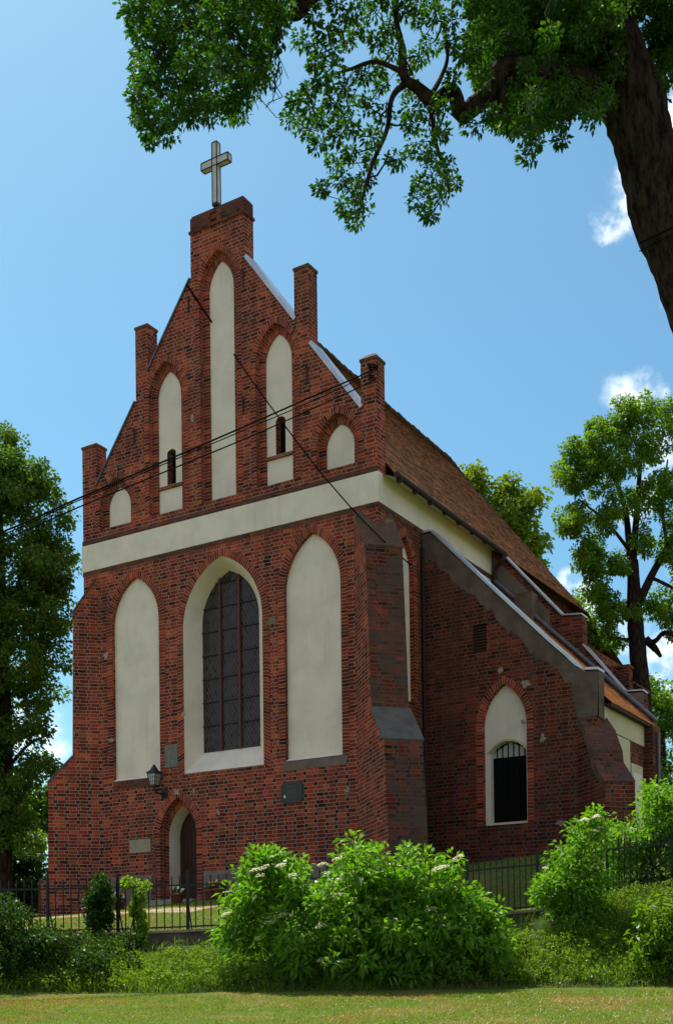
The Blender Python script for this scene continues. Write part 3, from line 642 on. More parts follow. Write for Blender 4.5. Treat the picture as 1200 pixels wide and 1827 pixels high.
# aisle window
b = MB(); b.strip([XZ(YA)(p) for p in aw], [XZ(YA+.16)(p) for p in aw], close=True); b.build('niche_reveal', M['ring'], church)
op = seg_arch(7.78, 1.98, 1.10, 3.98, .30)
b = MB(); b.prism(aw, XZ(YA+.15), XZ(YA+.4), (True, False), [op]); bw = b.build('blind_window', M['plaster'], church)
b = MB(); b.strip([XZ(YA+.15)(p) for p in op], [XZ(YA+.40)(p) for p in op], close=True); b.build('window_reveal', M['plaster'], bw)
op2 = seg_arch(7.78, 3.98, 1.26, 3.98, .36)[1:-1]; op3 = seg_arch(7.78, 3.98, 1.10, 3.98, .30)[1:-1]
b = MB(); b.strip([XZ(YA+.10)(p) for p in op2], [XZ(YA+.10)(p) for p in op3]); b.strip([XZ(YA+.15)(p) for p in op2], [XZ(YA+.10)(p) for p in op2]); b.strip([XZ(YA+.10)(p) for p in op3], [XZ(YA+.16)(p) for p in op3]); b.build('label_mould', M['plaster_yellow'], bw)
b = MB(); b.box((7.22, YA+.36, 1.97), (8.34, YA+.40, 3.86)); b.build('window_opening', M['dark'], bw)
b = MB(); b.prism([(7.23, 3.86), (8.33, 3.86), (8.33, 4.0), (7.78, 4.29), (7.23, 4.0)], XZ(YA+.37), XZ(YA+.4), (True, False)); b.build('fanlight', M['white'], bw)
b = MB()
for k in range(6):
    x = 7.36+k*.168; b.box((x-.013, YA+.33, 1.98), (x+.013, YA+.352, 4.0+.26*(1-((x-7.78)/.56)**2)))
b.build('window_grille', M['cable'], bw)
ring('arch_surround', aw, arch(7.74, 1.9, 1.34+.40, 4.72, 1.40), XZ(YA-.010), XZ(YA+.01), M['ring'], church)
b = MB(); b.box((6.79, YA+.10, 6.88), (7.22, YA+.14, 7.68)); lo = b.build('louvre_vent', M['dark'], church)
b = MB()
for k in range(9): b.bar((6.80, YA+.05, 6.93+k*.085), (7.21, YA+.05, 6.93+k*.085), .06, .018, (0, .5, .86))
b.build('louvre_slats', M['rust'], lo)
b = MB(); b.strip([XZ(YA)(p) for p in lv], [XZ(YA+.12)(p) for p in lv], close=True); b.build('vent_reveal', M['brick_dirty'], lo)
# aisle corner buttress, two weathered slopes
def aisle_buttress():
    c0 = (9.87, YA); d = np.array([S2, -S2]); n = np.array([S2, S2]); w = .86
    prof = [(-.2, -.6), (1.70, -.6), (1.66, 2.1), (1.64, 2.68), (.98, 3.30), (.92, 3.62), (.50, 4.26), (.0, 4.70), (-.2, 4.70)]
    f = lambda k, e=0.: (lambda p: (c0[0]+d[0]*(p[0]+e)+n[0]*k, c0[1]+d[1]*(p[0]+e)+n[1]*k, p[1]))
    b = MB(); b.prism(prof, f(0.), f(w)); o = b.build('corner_buttress', M['brick_aisle'], church)
    top = MB()
    for i in range(3, 7):
        p, q = prof[i], prof[i+1]; g = lambda k, t: (c0[0]+d[0]*(t[0]+.012)+n[0]*k, c0[1]+d[1]*(t[0]+.012)+n[1]*k, t[1]+.012)
        top.face([g(-.02, p), g(w+.02, p), g(w+.02, q), g(-.02, q)])
    top.build('buttress_slope', M['brick_dirty'], o)
    edge = MB()
    for i in range(3, 7):
        p, q = prof[i], prof[i+1]; h = lambda t, k: (c0[0]+d[0]*t[0]+n[0]*k, c0[1]+d[1]*t[0]+n[1]*k, t[1])
        edge.face([h((p[0]-.13, p[1]-.10), -.008), h(p, -.008), h(q, -.008), h((q[0]-.13, q[1]-.10), -.008)])
    edge.build('mortar_edge', M['plaster_grey'], o)
aisle_buttress()
# aisle roof, eave and side wall
def quad_roof(name, mt, xs, zs, y0, y1, rows, lip=.025):
    b = MB(); rg = random.Random(4); pl = [Vector((x, 0, z)) for x, z in zip(xs, zs)]
    tt = [0.]
    for i in range(1, len(pl)): tt.append(tt[-1]+(pl[i]-pl[i-1]).length)
    def at(t): return np.interp(t, tt, xs), np.interp(t, tt, zs)
    K = 10
    for r in range(rows):
        t0, t1 = tt[-1]*r/rows, min(tt[-1], tt[-1]*(r+1.05)/rows)
        x0, z0 = at(t0); x1, z1 = at(t1)
        for k in range(K):
            ya, yb = y0+(y1-y0)*k/K, y0+(y1-y0)*(k+1)/K; j = rg.uniform(-.006, .006); rr = rows-r
            b.face([(x0, ya, z0), (x0, yb, z0), (x1, yb, z1+lip+j), (x1, ya, z1+lip+j)], [(ya, rr+.98), (yb, rr+.98), (yb, rr+.02), (ya, rr+.02)])
            b.face([(x1, ya, z1+lip+j), (x1, yb, z1+lip+j), (x1, yb, z1-.01), (x1, ya, z1-.01)], [(ya, rr+.02), (yb, rr+.02), (yb, rr+.01), (ya, rr+.01)])
    return b.build(name, mt, church)
quad_roof('aisle_roof', M['tile_red'], [5.2, 7., 9., 10.72], [10.50, 8.72, 6.74, 5.06], YA+.45, 7.55, 34)
quad_roof('aisle_roof', M['tile'], [5.2, 8.4, 9.75], [10.35, 7.72, 6.72], 8.05, 11.2, 26)
b = MB(); b.box((10.47, YA+.45, 5.0), (10.66, 7.55, 5.07)); b.box((10.66, YA+.45, 4.98), (10.70, 7.55, 5.06)); b.build('eave_board', M['darkwood'], church)
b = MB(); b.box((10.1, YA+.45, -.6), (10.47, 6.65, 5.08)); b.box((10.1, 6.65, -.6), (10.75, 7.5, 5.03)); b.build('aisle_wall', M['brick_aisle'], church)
b = MB(); b.box((10.47, YA+.45, 4.40), (10.50, 6.65, 5.03)); b.box((10.47, 4.15, 1.2), (10.494, 5.30, 4.37)); b.build('wall_render', M['plaster_yellow'], church)
b = MB(); b.box((10.47, 5.35, 1.6), (10.52, 6.4, 3.75)); sw = b.build('side_niche', M['plaster_yellow'], church)
b = MB(); b.box((10.50, 5.55, 1.7), (10.524, 6.3, 3.5)); b.build('niche_panel', M['plaster'], sw)
b = MB(); b.tube([(10.82, 7.0, 4.85), (10.82, 7.0, .4)], .05, 8); b.build('downpipe', M['pipe'], church)
# second raking wall behind the first roof, with its coping
YB = 7.6
c2 = [(5.22, 11.72), (5.36, 11.62), (7.62, 9.03), (8.28, 8.96)]; c3 = [(8.28, 8.0), (9.62, 6.34), (10.2, 6.30)]
b = MB(); b.prism([(5.2, 5.), (10.2, 5.), (10.2, 6.27), (9.6, 6.30), (8.28, 7.96), (8.28, 8.92), (7.6, 8.98), (5.2, 11.66)], XZ(YB), XZ(YB+.45)); b.build('aisle_wall', M['brick_aisle'], church)
for cc in (c2, c3):
    for i in range(len(cc)-1): coping(cc[i], cc[i+1], YB, YB+.45, M['zinc'], .05)
b = MB(); b.box((6.22, 7.05, 8.2), (6.82, YB-.002, 9.83)); b.build('roof_pier', M['plaster_grey'], church)
b = MB(); b.prism([(5.24, 9.0), (7.2, 8.0), (7.2, 9.25), (5.24, 11.4)], XZ(YB-.01), XZ(YB), (True, False)); b.build('render_band', M['plinth'], church)
b = MB(); b.prism([(9.62, 5.0), (10.21, 5.), (10.21, 6.26), (9.62, 6.28), (9.2, 6.7)], XZ(YB-.01), XZ(YB), (True, False)); b.build('render_band', M['plinth'], church)
b = MB(); b.box((7.92, 11.6, 5.), (8.48, 12.05, 8.12)); b.box((7.88, 11.56, 8.12), (8.52, 12.09, 8.19)); b.box((5.2, 8.05, -.5), (9.3, 11.2, 6.75)); b.build('aisle_wall', M['brick_aisle'], church)
# mortar patches, tablets
def patch(u, v, r, sq=1., y=-.001, mt='mortar', seed=0):
    rg = random.Random(seed+int(u)); c = FY(u, v, y); y = y-.011; b = MB(); pts = []
    for k in range(11):
        a = 2*PI*k/11; q = r*.8*(.45+.7*rg.random()); pts.append((c[0]+q*math.cos(a)*sq, c[2]+q*math.sin(a)))
    b.prism(pts, XZ(y-.006), XZ(y+.009), (True, False)); b.build('mortar_patch', M[mt], church)
for a in [(190, 1170, .16), (484, 1107, .20, 1.3, -.001, 'plinth'), (316, 1413, .17, 1.0), (346, 1413, .15, .35), (390, 1449, .13, .6), (129, 1540, .18), (161, 1543, .14), (112, 1566, .2, 1.5), (620, 1410, .15), (344, 748, .16, .7), (505, 1412, .12), (199, 1320, .10, 2.), (327, 1275, .12, .7)]: patch(*a)
for a in [(967, 1318, .18, .8), (938, 1220, .14, 1.3), (1000, 1468, .14, 1.4), (893, 1196, .12, 1.), (932, 1289, .12, .8)]: patch(a[0], a[1], a[2], a[3], YA-.001)
b = MB(); b.box((-3.86, -.03, 1.57), (-3.02, -.001, 1.98)); st = b.build('stone_tablet', M['stone'], church)
b = MB(); b.box((-2.42, -.02, 4.12), (-1.92, -.001, 4.82)); b.build('stone_tablet', M['stone_grey'], church)
def anchor(u, v):
    c = FY(u, v); b = MB(); b.bar((c[0], -.02, c[2]-.22), (c[0], -.02, c[2]+.28), .03, .03); b.bar((c[0]-.05, -.02, c[2]+.26), (c[0]+.06, -.02, c[2]+.16), .03, .03); b.build('wall_anchor', M['iron'], church)
for a in [(337, 545), (434, 500), (240, 780), (548, 670), (434, 725)]: anchor(*a)
b = MB(); b.box((5.0, -.12, 14.42), (5.06, 0, 14.54)); b.tube([(5.03, -.12, 14.48), (5.03, -.2, 14.48), (5.03, -.2, 14.56)], .02, 6); b.build('wire_bracket', M['iron'], church)
b = MB(); b.box((5.0, -.12, 14.18), (5.06, 0, 14.28)); b.build('wire_bracket', M['iron'], church)

# ------------------------------------------------------------------ cross, lantern, sign
cr = thing('cross', 'white panelled box cross with dark edges standing on top of the gable', 'cross', (AXX-.17, .235, 20.66))
cx_, cy_ = AXX-.17, .235; w = .088
b = MB(); b.box((cx_-w, cy_-w, 20.98), (cx_+w, cy_+w, 22.84)); b.build('upright', M['white'], cr)
b = MB(); b.box((cx_-.50, cy_-w+.002, 22.14), (cx_-w-.001, cy_+w-.002, 22.36)); b.box((cx_+w+.001, cy_-w+.002, 22.14), (cx_+.50, cy_+w-.002, 22.36)); b.build('crossbar', M['white'], cr)
b = MB(); e = .026
def frame_box(b, a, c):
    (x0, y0, z0), (x1, y1, z1) = a, c
    for x in (x0, x1):
        for y in (y0, y1): b.bar((x, y, z0), (x, y, z1), e, e)
        for z in (z0, z1): b.bar((x, y0, z), (x, y1, z), e, e)
    for y in (y0, y1):
        for z in (z0, z1): b.bar((x0, y, z), (x1, y, z), e, e)
frame_box(b, (cx_-w, cy_-w, 20.98), (cx_+w, cy_+w, 22.84)); frame_box(b, (cx_-.50, cy_-w, 22.14), (cx_+.50, cy_+w, 22.36))
b.box((cx_-.10, cy_-.10, 20.93), (cx_+.10, cy_+.10, 21.01)); b.tube([(cx_, cy_, 20.6), (cx_, cy_, 20.95)], .05, 8); b.build('edge_frame', M['iron'], cr)
lx, ly = -2.50, -.42
la = thing('wall_lantern', 'black iron lantern with frosted panes on a bracket left of the west door', 'lantern', (lx, 0, 3.4))
b = MB(); q = lambda r, z: [(lx+sx*r, ly+sy*r, z) for sx, sy in ((-1, -1), (1, -1), (1, 1), (-1, 1))]
A, B_ = q(.095, 3.54), q(.15, 3.90)
for i in range(4): b.face([A[i], A[(i+1) % 4], B_[(i+1) % 4], B_[i]])
b.build('pane', M['lampglass'], la)
b = MB()
for i in range(4):
    b.bar(A[i], B_[i], .024, .024); b.bar(A[i], A[(i+1) % 4], .024, .024); b.bar(B_[i], B_[(i+1) % 4], .028, .028)
    for k in (1, 2): b.bar(Vector(A[i]).lerp(Vector(A[(i+1) % 4]), k/3), Vector(B_[i]).lerp(Vector(B_[(i+1) % 4]), k/3), .013, .013)
    for k in (1, 2): b.bar(Vector(A[i]).lerp(Vector(B_[i]), k/3), Vector(A[(i+1) % 4]).lerp(Vector(B_[(i+1) % 4]), k/3), .013, .013)
b.box((lx-.11, ly-.11, 3.49), (lx+.11, ly+.11, 3.535)); b.build('frame', M['iron'], la)
b = MB(); C0 = q(.185, 3.92); C1 = q(.09, 4.01); C2 = q(.015, 4.18)
for a_, b_ in ((C0, C1), (C1, C2)):
    for i in range(4): b.face([a_[i], a_[(i+1) % 4], b_[(i+1) % 4], b_[i]])
b.face(C0[::-1]); b.box((lx-.18, ly-.18, 3.905), (lx+.18, ly+.18, 3.925)); b.build('roof', M['iron'], la)
b = MB(); b.tube([(lx, ly, 3.50), (lx, ly, 3.38), (lx+.05, ly+.12, 3.30), (lx+.06, ly+.42, 3.34)], .03, 8); b.box((lx-.05, -.04, 3.18), (lx+.17, -.012, 3.52)); b.tube([(lx+.06, -.04, 3.22), (lx+.05, -.2, 3.30)], .025, 8); b.build('bracket', M['iron'], la)
sg = thing('information_sign', 'dark green enamel notice with clipped corners on the brick west wall', 'sign', (2.27, 0, 2.97))
a0, a1 = FY(502, 1398), FY(541, 1428); x0, x1, z1, z0 = a0[0], a1[0], 3.27, 2.66; cc = .09
ol = [(x0+cc, z0), (x1-cc, z0), (x1, z0+cc), (x1, z1-cc), (x1-cc, z1), (x0+cc, z1), (x0, z1-cc), (x0, z0+cc)]
b = MB(); b.prism(ol, XZ(-.035), XZ(-.003)); b.build('board', M['green'], sg)
b = MB()
ol2 = [(x0+.03+(x-x0)*((x1-x0-.06)/(x1-x0)), z0+.03+(z-z0)*((z1-z0-.06)/(z1-z0))) for x, z in ol]
for i in range(8): p, r = ol2[i], ol2[(i+1) % 8]; b.bar((p[0], -.037, p[1]), (r[0], -.037, r[1]), .008, .012, (0, 1, 0))
b.build('border_line', M['gold'], sg)
b = MB(); rg = random.Random(2)
for k, (zz, hw) in enumerate([(3.14, .14), (3.05, .17), (3.0, .15), (2.95, .17), (2.90, .16), (2.85, .17), (2.80, .13)]):
    x = -hw; xm_ = (x0+x1)/2; hh = .030 if k == 0 else .016
    while x < hw:
        L = rg.uniform(.03, .07); b.box((xm_+x, -.0375, zz-hh/2), (xm_+min(hw, x+L), -.0355, zz+hh/2)); x += L+.016
b.build('lettering', M['gold'], sg)
b = MB(); b.prism([(x0+.13+.035*math.cos(k*PI/5), 2.86+.048*math.sin(k*PI/5)) for k in range(10)], XZ(-.039), XZ(-.035), (True, False)); b.build('emblem', M['whitedot'], sg)

# ------------------------------------------------------------------ retaining wall and railing
wl = MB(); ss_ = np.arange(-20, 16.01, .5)
for i in range(len(ss_)-1):
    for (za, zb, d0, d1) in ((-.6, -.05, 24.86, 25.12),):
        P4 = []
        for s_ in (ss_[i], ss_[i+1]):
            for d_ in (d0, d1):
                x, y = xy(s_, d_); P4.append((x, y))
        t0, t1 = float(zt(ss_[i])), float(zt(ss_[i+1]))
        a, b_, c, d = P4[0], P4[1], P4[2], P4[3]
        wl.face([(*a, t0-.7), (*c, t1-.7), (*c, t1-.06), (*a, t0-.06)]); wl.face([(*d, t1-.7), (*b_, t0-.7), (*b_, t0-.06), (*d, t1-.06)])
        wl.face([(*a, t0-.06), (*c, t1-.06), (*d, t1-.06), (*b_, t0-.06)])
x, y = xy(0, 25); rw = thing('retaining_wall', 'low grey rendered retaining wall with a tile coping under the iron railing', 'wall', (x, y, -1.6))
wl.build('wall_face', M['plaster_grey'], rw)
cp = MB(); rg = random.Random(3)
for s_ in np.arange(-12, 9.0, .16):
    x0, y0 = xy(s_, 24.82); x1, y1 = xy(s_+.15, 24.82); x2, y2 = xy(s_+.15, 25.16); x3, y3 = xy(s_, 25.16); t0, t1 = float(zt(s_))-.058+rg.uniform(-.006, .006), float(zt(s_+.15))-.058
    A = [(x0, y0, t0), (x1, y1, t1), (x2, y2, t1), (x3, y3, t0)]; B_ = [(p[0], p[1], p[2]+.05) for p in A]
    for i in range(4): j = (i+1) % 4; cp.face([A[i], A[j], B_[j], B_[i]])
    cp.face(B_)
cp.build('tile_coping', M['stone'], rw)
x, y = xy(-1, 25); fence = thing('iron_fence', 'black wrought iron churchyard railing with pointed bars on the low wall', 'fence', (x, y, -1.2))
posts = np.arange(-8.93, 9.0, 1.46)
def fp(s_, h, d=25.0): x, y = xy(s_, d); return (x, y, float(zt(s_))+h)
for i, s0 in enumerate(posts):
    b = MB(); b.bar(fp(s0, -.06), fp(s0, 1.16), .05, .05, (1, 0, 0)); b.bar(fp(s0, 1.16), fp(s0, 1.24), .03, .03, (1, 0, 0)); b.bar(fp(s0, .62, 25.02), fp(s0+.04, -.06, 25.42), .025, .025); b.build('post', M['iron'], fence)
    if i == len(posts)-1: break
    b = MB(); s1 = s0+1.46; stp = 1.46/9 if s0 < 2.6 else 1.46/12
    b.bar(fp(s0, .93), fp(s1, .93), .02, .035); b.bar(fp(s0, .06), fp(s1, .06), .02, .035)
    for k in range(1, int(round(1.46/stp))):
        s_ = s0+k*stp; h = 1.13; b.bar(fp(s_, .02), fp(s_, h-.06), .018, .018, (1, 0, 0))
        p = Vector(fp(s_, h-.06)); q4 = [p+Vector((dx*.014, dy*.014, 0)) for dx, dy in ((-1, -1), (1, -1), (1, 1), (-1, 1))]
        for k2 in range(4): b.face([q4[k2], q4[(k2+1) % 4], p+Vector((0, 0, .08))])
    b.build('railing_panel', M['iron'], fence)

# ------------------------------------------------------------------ foliage helpers
def unit(a): return a/np.maximum(np.linalg.norm(a, axis=-1, keepdims=True), 1e-9)
def leaves_obj(name, mt, P, D, L, W, parent=None, droop=.25, rng=RNG):
    """one pointed leaf per row: base P, direction D, length L, width W"""
    n = len(P); D = unit(D); S = unit(np.cross(D, unit(rng.normal(size=(n, 3))+np.array([0, 0, 1.2])))); Nn = unit(np.cross(S, D))
    L = np.broadcast_to(L, n)[:, None]; W = np.broadcast_to(W, n)[:, None]
    a = P; t = P+D*L-np.array([0, 0, 1])*L*droop; mid = P+D*L*.45+Nn*L*.06
    V = np.stack([a, mid+S*W/2, t, mid-S*W/2], 1).reshape(-1, 3).astype(np.float32)
    return raw_quads(name, mt, V, parent)
def raw_quads(name, mt, V, parent=None):
    n = len(V)//4; me = bpy.data.meshes.new(name); me.vertices.add(n*4); me.vertices.foreach_set('co', V.astype(np.float32).ravel())
    me.loops.add(n*4); me.loops.foreach_set('vertex_index', np.arange(n*4, dtype=np.int32)); me.polygons.add(n)
    me.polygons.foreach_set('loop_start', np.arange(0, n*4, 4, dtype=np.int32)); me.polygons.foreach_set('loop_total', np.full(n, 4, dtype=np.int32))
    me.update(calc_edges=True); me.materials.append(mt)
    o = bpy.data.objects.new(name, me); COL.objects.link(o)
    if parent is not None: attach(o, parent)
    return o
def cluster_leaves(C_, R_, n, L, W, bias=(0, 0, 0), out=.9, flat=1., rng=RNG):
    """n leaves round each cluster centre, pointing outward (plus bias)"""
    k = len(C_); idx = np.repeat(np.arange(k), n); v = unit(rng.normal(size=(len(idx), 3))); r = rng.random((len(idx), 1))**.45
    off = v*r*R_[idx][:, None]; off[:, 2] *= flat
    P = C_[idx]+off; D = unit(v*out+rng.normal(size=v.shape)*.5+np.array(bias))
    sc = rng.uniform(.7, 1.25, len(idx))
    return P, D, L*sc, W*sc
def grow(nodes, centers, rad0=.05, taper=.72, sag=.05, rng=RNG, bend=.15, maxr=.2):
    """connect cluster centres to the nearest skeleton node, nearest first; returns tubes [(pts, r0, r1)]"""
    nodes = [(np.array(p, float), r) for p, r in nodes]; todo = list(range(len(centers))); C_ = np.array(centers, float); tubes = []
    NP = np.array([p for p, _ in nodes]); NR = [r for _, r in nodes]
    d = np.min(np.linalg.norm(C_[:, None]-NP[None], axis=2), axis=1); order = np.argsort(d)
    for i in order:
        c = C_[i]; dist = np.linalg.norm(NP-c, axis=1); j = int(np.argmin(dist+.35*np.abs(NP[:, 2]-c[2])*(NP[:, 2] > c[2])))
        p = NP[j]; L = dist[j]; r0 = min(NR[j]*.8, maxr, .011*max(L, .5)+rad0*.35); r1 = max(r0*.45, rad0*.27)
        mid1 = p+(c-p)*.35+rng.normal(size=3)*L*bend*.5+np.array([0, 0, -sag*L]); mid2 = p+(c-p)*.7+rng.normal(size=3)*L*bend*.4+np.array([0, 0, -sag*L*.6])
        tubes.append(([p, mid1, mid2, c], [r0, r0*.8+r1*.2, (r0+r1)/2, r1]))
        NP = np.vstack([NP, mid1, mid2, c]); NR += [r0*.85, (r0+r1)/2, r1]
    return tubes
def tubes_obj(name, mt, tubes, parent, n=5):
    b = MB()
    for pts, rr in tubes: b.tube(pts, rr, n, cap=False)
    return b.build(name, mt, parent, smooth=True)
def smooth_path(pts, radii, k=4, jit=0., rng=RNG):
    """Catmull-Rom through pts"""
    P = [np.array(p, float) for p in pts]; P = [2*P[0]-P[1]]+P+[2*P[-1]-P[-2]]; out, rr = [], []
    for i in range(1, len(P)-2):
        for j in range(k):
            t = j/k; a, b, c, d = P[i-1], P[i], P[i+1], P[i+2]
            out.append(.5*((2*b)+(-a+c)*t+(2*a-5*b+4*c-d)*t*t+(-a+3*b-3*c+d)*t**3)+rng.normal(size=3)*jit); rr.append(radii[i-1]*(1-t)+radii[i]*t)
    out.append(P[-2]); rr.append(radii[-1]); return out, rr
def in_poly(p, poly):
    x, y = p; ins = False; n = len(poly)
    for i in range(n):
        (x0, y0), (x1, y1) = poly[i], poly[(i+1) % n]
        if (y0 > y) != (y1 > y) and x < (x1-x0)*(y-y0)/(y1-y0)+x0: ins = not ins
    return ins
def trunk_obj(name, pts, radii, parent, mt, n=14, bumpy=.06, seed=0):
    path, rr = smooth_path(pts, radii, 6); rg = random.Random(seed)
    b = MB(); b.tube(path, rr, n)
    for i, v in enumerate(b.v): b.v[i] = v+Vector((rg.uniform(-1, 1), rg.uniform(-1, 1), rg.uniform(-1, 1)))*rr[min(len(rr)-1, i//n)]*bumpy
    return b.build(name, mt, parent, smooth=True), list(zip(path, rr))
def tree(name, label, base, trunk_pts, trunk_r, limbs, centers, radii, mt_leaf, n, L, W, group=None, bias=(0, 0, 0), out=.9, twig=.05, bark='bark', flat=.85, seed=1, cat='tree'):
    rng = np.random.default_rng(seed); T = thing(name, label, cat, tuple(base), group)
    tr, nodes = trunk_obj('trunk', trunk_pts, trunk_r, T, M[bark], seed=seed); nodes = [q for q in nodes if q[0][2] > base[2]+1.2][2:] or nodes
    for lp, lr in limbs:
        _, nd = trunk_obj('limb', lp, lr, T, M[bark], 8, .05, seed); nodes += nd
    C_ = np.array(centers, float); R_ = np.array(radii, float)
    tubes_obj('twigs', M['twig'], grow(nodes, C_, twig, rng=rng), T)
    leaves_obj('crown', mt_leaf, *cluster_leaves(C_, R_, n, L, W, bias, out, flat, rng), parent=T, rng=rng)
    return T

# ------------------------------------------------------------------ the big tree whose boughs hang over the view
def foreground_tree():
    rng = np.random.default_rng(21); Dp = 14.
    f = lambda u, v, dd=0.: FD(u, v, Dp+dd)
    bx, by = xy(5.0, 14.); base = np.array([bx, by, float(gz(bx, by))])
    T = thing('ash_tree', 'large leaning ash tree with dark bark whose boughs hang over the churchyard', 'tree', tuple(base))
    tp = [base+np.array([0, 0, -.2]), base+np.array([0, 0, .5]), f(1348, 1250), f(1326, 900), f(1280, 650), f(1223, 480), f(1180, 390), f(1166, 330), f(1147, 250), f(1122, 170), f(1092, 90), f(1066, 0), f(1035, -120, .3), f(1010, -260, .8)]
    trr = [.62, .50, .43, .40, .385, .365, .345, .33, .345, .36, .34, .32, .26, .18]
    tr, nodes = trunk_obj('trunk', tp, trr, T, M['bark_dark'], 18, .045, 3); nodes = nodes[30:]
    limbs = [([f(1105, 150), f(1040, 150, -.3), f(960, 135, -.5), (f(900, 121, -.6)), f(879, 158, -.6), f(837, 196, -.65), f(821, 202, -.7), f(812, 171, -.7), f(800, 163, -.75), f(775, 180, -.8), f(742, 155, -.8), f(721, 137, -.85), f(716, 83, -.9), f(707, 40, -.9), f(699, -30, -.9)], [.20, .17, .14, .125, .105, .10, .085, .085, .075, .085, .06, .05, .04, .03, .025]),
             ([f(771, 180, -.8), f(772, 220, -.8), f(778, 260, -.8), f(792, 300, -.85), f(800, 340, -.9)], [.03, .026, .022, .018, .012]),
             ([f(730, 145, -.8), f(700, 172, -.8), f(690, 230, -.8), f(665, 290, -.9), f(650, 340, -.9), f(640, 385, -.9)], [.035, .03, .026, .022, .018, .01]),
             ([f(765, 175, -.8), f(785, 140, -.6), f(798, 100, -.5), f(790, 40, -.4)], [.03, .025, .02, .015]),
             ([f(720, 130, -.85), f(670, 110, -.9), f(620, 125, -1.), f(570, 140, -1.)], [.03, .022, .016, .01]),
             ([f(1066, 0), f(960, -60, -.4), f(820, -90, -.8), f(680, -70, -1.), f(560, -10, -1.1), f(535, 22, -1.1), f(505, 28, -1.1), f(440, 12, -1.1), f(380, 20, -1.2), f(310, 60, -1.2), f(262, 130, -1.3)], [.19, .15, .12, .10, .075, .06, .045, .04, .032, .022, .012]),
             ([f(505, 28, -1.1), f(488, 80, -1.1), f(470, 130, -1.15), f(420, 170, -1.2), f(340, 200, -1.2), f(285, 240, -1.3)], [.028, .024, .020, .016, .012, .008]),
             ([f(1120, 165), f(1150, 110, .4), f(1185, 70, .6), f(1230, 20, .8)], [.12, .09, .07, .05]),
             ([f(905, 130, -.5), f(920, 80, -.2), f(900, 30, 0.), f(880, -60, .2)], [.07, .05, .04, .03]), ([f(898, 128, -.6), f(893, 180, -.6), f(890, 205, -.6)], [.06, .045, .03])]
    for i, (lp, lr) in enumerate(limbs):
        _, nd = trunk_obj('limb', lp, lr, T, M['bark_dark'], 9, .07, 4+i); nodes += nd
    left = [(215, -60), (238, 50), (252, 110), (240, 160), (246, 205), (268, 262), (300, 236), (350, 205), (405, 214), (440, 196), (452, 160), (484, 130), (495, 60), (530, 8), (560, -60)]
    mid = [(560, -60), (548, 20), (530, 60), (546, 100), (532, 160), (512, 212), (548, 262), (582, 300), (572, 342), (600, 370), (634, 402), (668, 350), (662, 312), (700, 270), (735, 345), (772, 388), (836, 345), (800, 300), (762, 262), (800, 222), (850, 232), (900, 205), (944, 295), (960, 240), (1000, 252), (1040, 205), (1082, 222), (1100, 110), (1130, -60)]
    holes = [(850, 178, 22), (880, 145, 18), (915, 122, 16), (822, 190, 26), (790, 165, 20), (622, 112, 30), (655, 95, 26), (700, 115, 22), (760, 145, 30), (742, 60, 26), (795, 110, 30), (833, 155, 22), (800, 205, 22), (700, 240, 34), (660, 215, 18), (700, 330, 44), (735, 290, 28), (600, 330, 14), (530, 30, 20), (870, 190, 14), (500, 100, 26), (700, 185, 24), (820, 120, 20), (680, 60, 16), (770, 110, 22), (640, 160, 16), (745, 235, 18), (310, 25, 10), (265, 95, 10)]
    C_, R_ = [], []
    def fill(poly, n, dm, ds, keep=lambda u, v: 1., gap=0.):
        us = [p[0] for p in poly]; vs = [p[1] for p in poly]; k = 0; tries = 0; mine = []
        while k < n and tries < 60000:
            tries += 1; u = rng.uniform(min(us), max(us)); v = rng.uniform(min(vs), max(vs))
            if not in_poly((u, v), poly): continue
            if any((u-a)**2+(v-b)**2 < r*r for a, b, r in holes): continue
            if rng.random() > keep(u, v): continue
            if gap and any((u-a)**2+(v-b)**2 < gap*gap for a, b in mine): continue
            mine.append((u, v)); C_.append(FD(u, v, Dp+dm+rng.normal()*ds)); R_.append(rng.uniform(.085, .145)); k += 1
    fill(left, 200, -1.2, .55, gap=18.)
    fill(mid, 165, -.8, .6, lambda u, v: .8 if u < 840 else .5, gap=29.)
    fill([(850, -60), (835, 60), (850, 150), (880, 215), (940, 235), (1040, 190), (1085, 205), (1100, 110), (1120, -60)], 700, 1.0, .8)
    fill([(1150, -20), (1160, 60), (1175, 110), (1160, 150), (1170, 185), (1200, 140), (1260, 150), (1260, -20)], 70, .6, .4); fill([(1120, -20), (1128, 30), (1142, 40), (1148, -20)], 10, .5, .3)
    C_ = np.array(C_); R_ = np.array(R_)
    tubes_obj('twigs', M['twig'], grow(nodes, C_, .022, rng=rng, bend=.25, sag=.08, maxr=.03), T, 4)
    # unseen rest of the crown, added out of view to block sky fill
    Co = []
    while len(Co) < 420:
        q = unit(rng.normal(size=3))*rng.random()**.33*np.array([6.5, 6.5, 5.]); p = f(1100, -250, .5)+RT*4.5+np.array([0, 0, 2.])+q
        w_ = p-CAM; dpt = w_@FW; u = CX+F_PX*(w_@RT)/dpt if dpt > .5 else 9e9; v = CY-F_PX*(w_@UP)/dpt if dpt > .5 else 9e9
        if dpt > .5 and -150 < u < 1290 and v > -150: continue
        if dpt > .5 and v > 700: continue
        Co.append(p)
    Co = np.array(Co)
    bt = trunk_obj('limb', [f(1035, -120, .3), f(1250, -500, .6), f(1500, -800, 1.), f(1700, -1000, 1.5)], [.24, .2, .14, .06], T, M['bark'], 9, .06, 77)[1]+trunk_obj('limb', [f(1066, 0), f(1300, -200, -2), f(1600, -300, -4), f(1900, -350, -5)], [.22, .18, .12, .05], T, M['bark'], 9, .06, 78)[1]
    tubes_obj('twigs', M['twig'], grow(bt, Co, .04, rng=rng), T, 4)
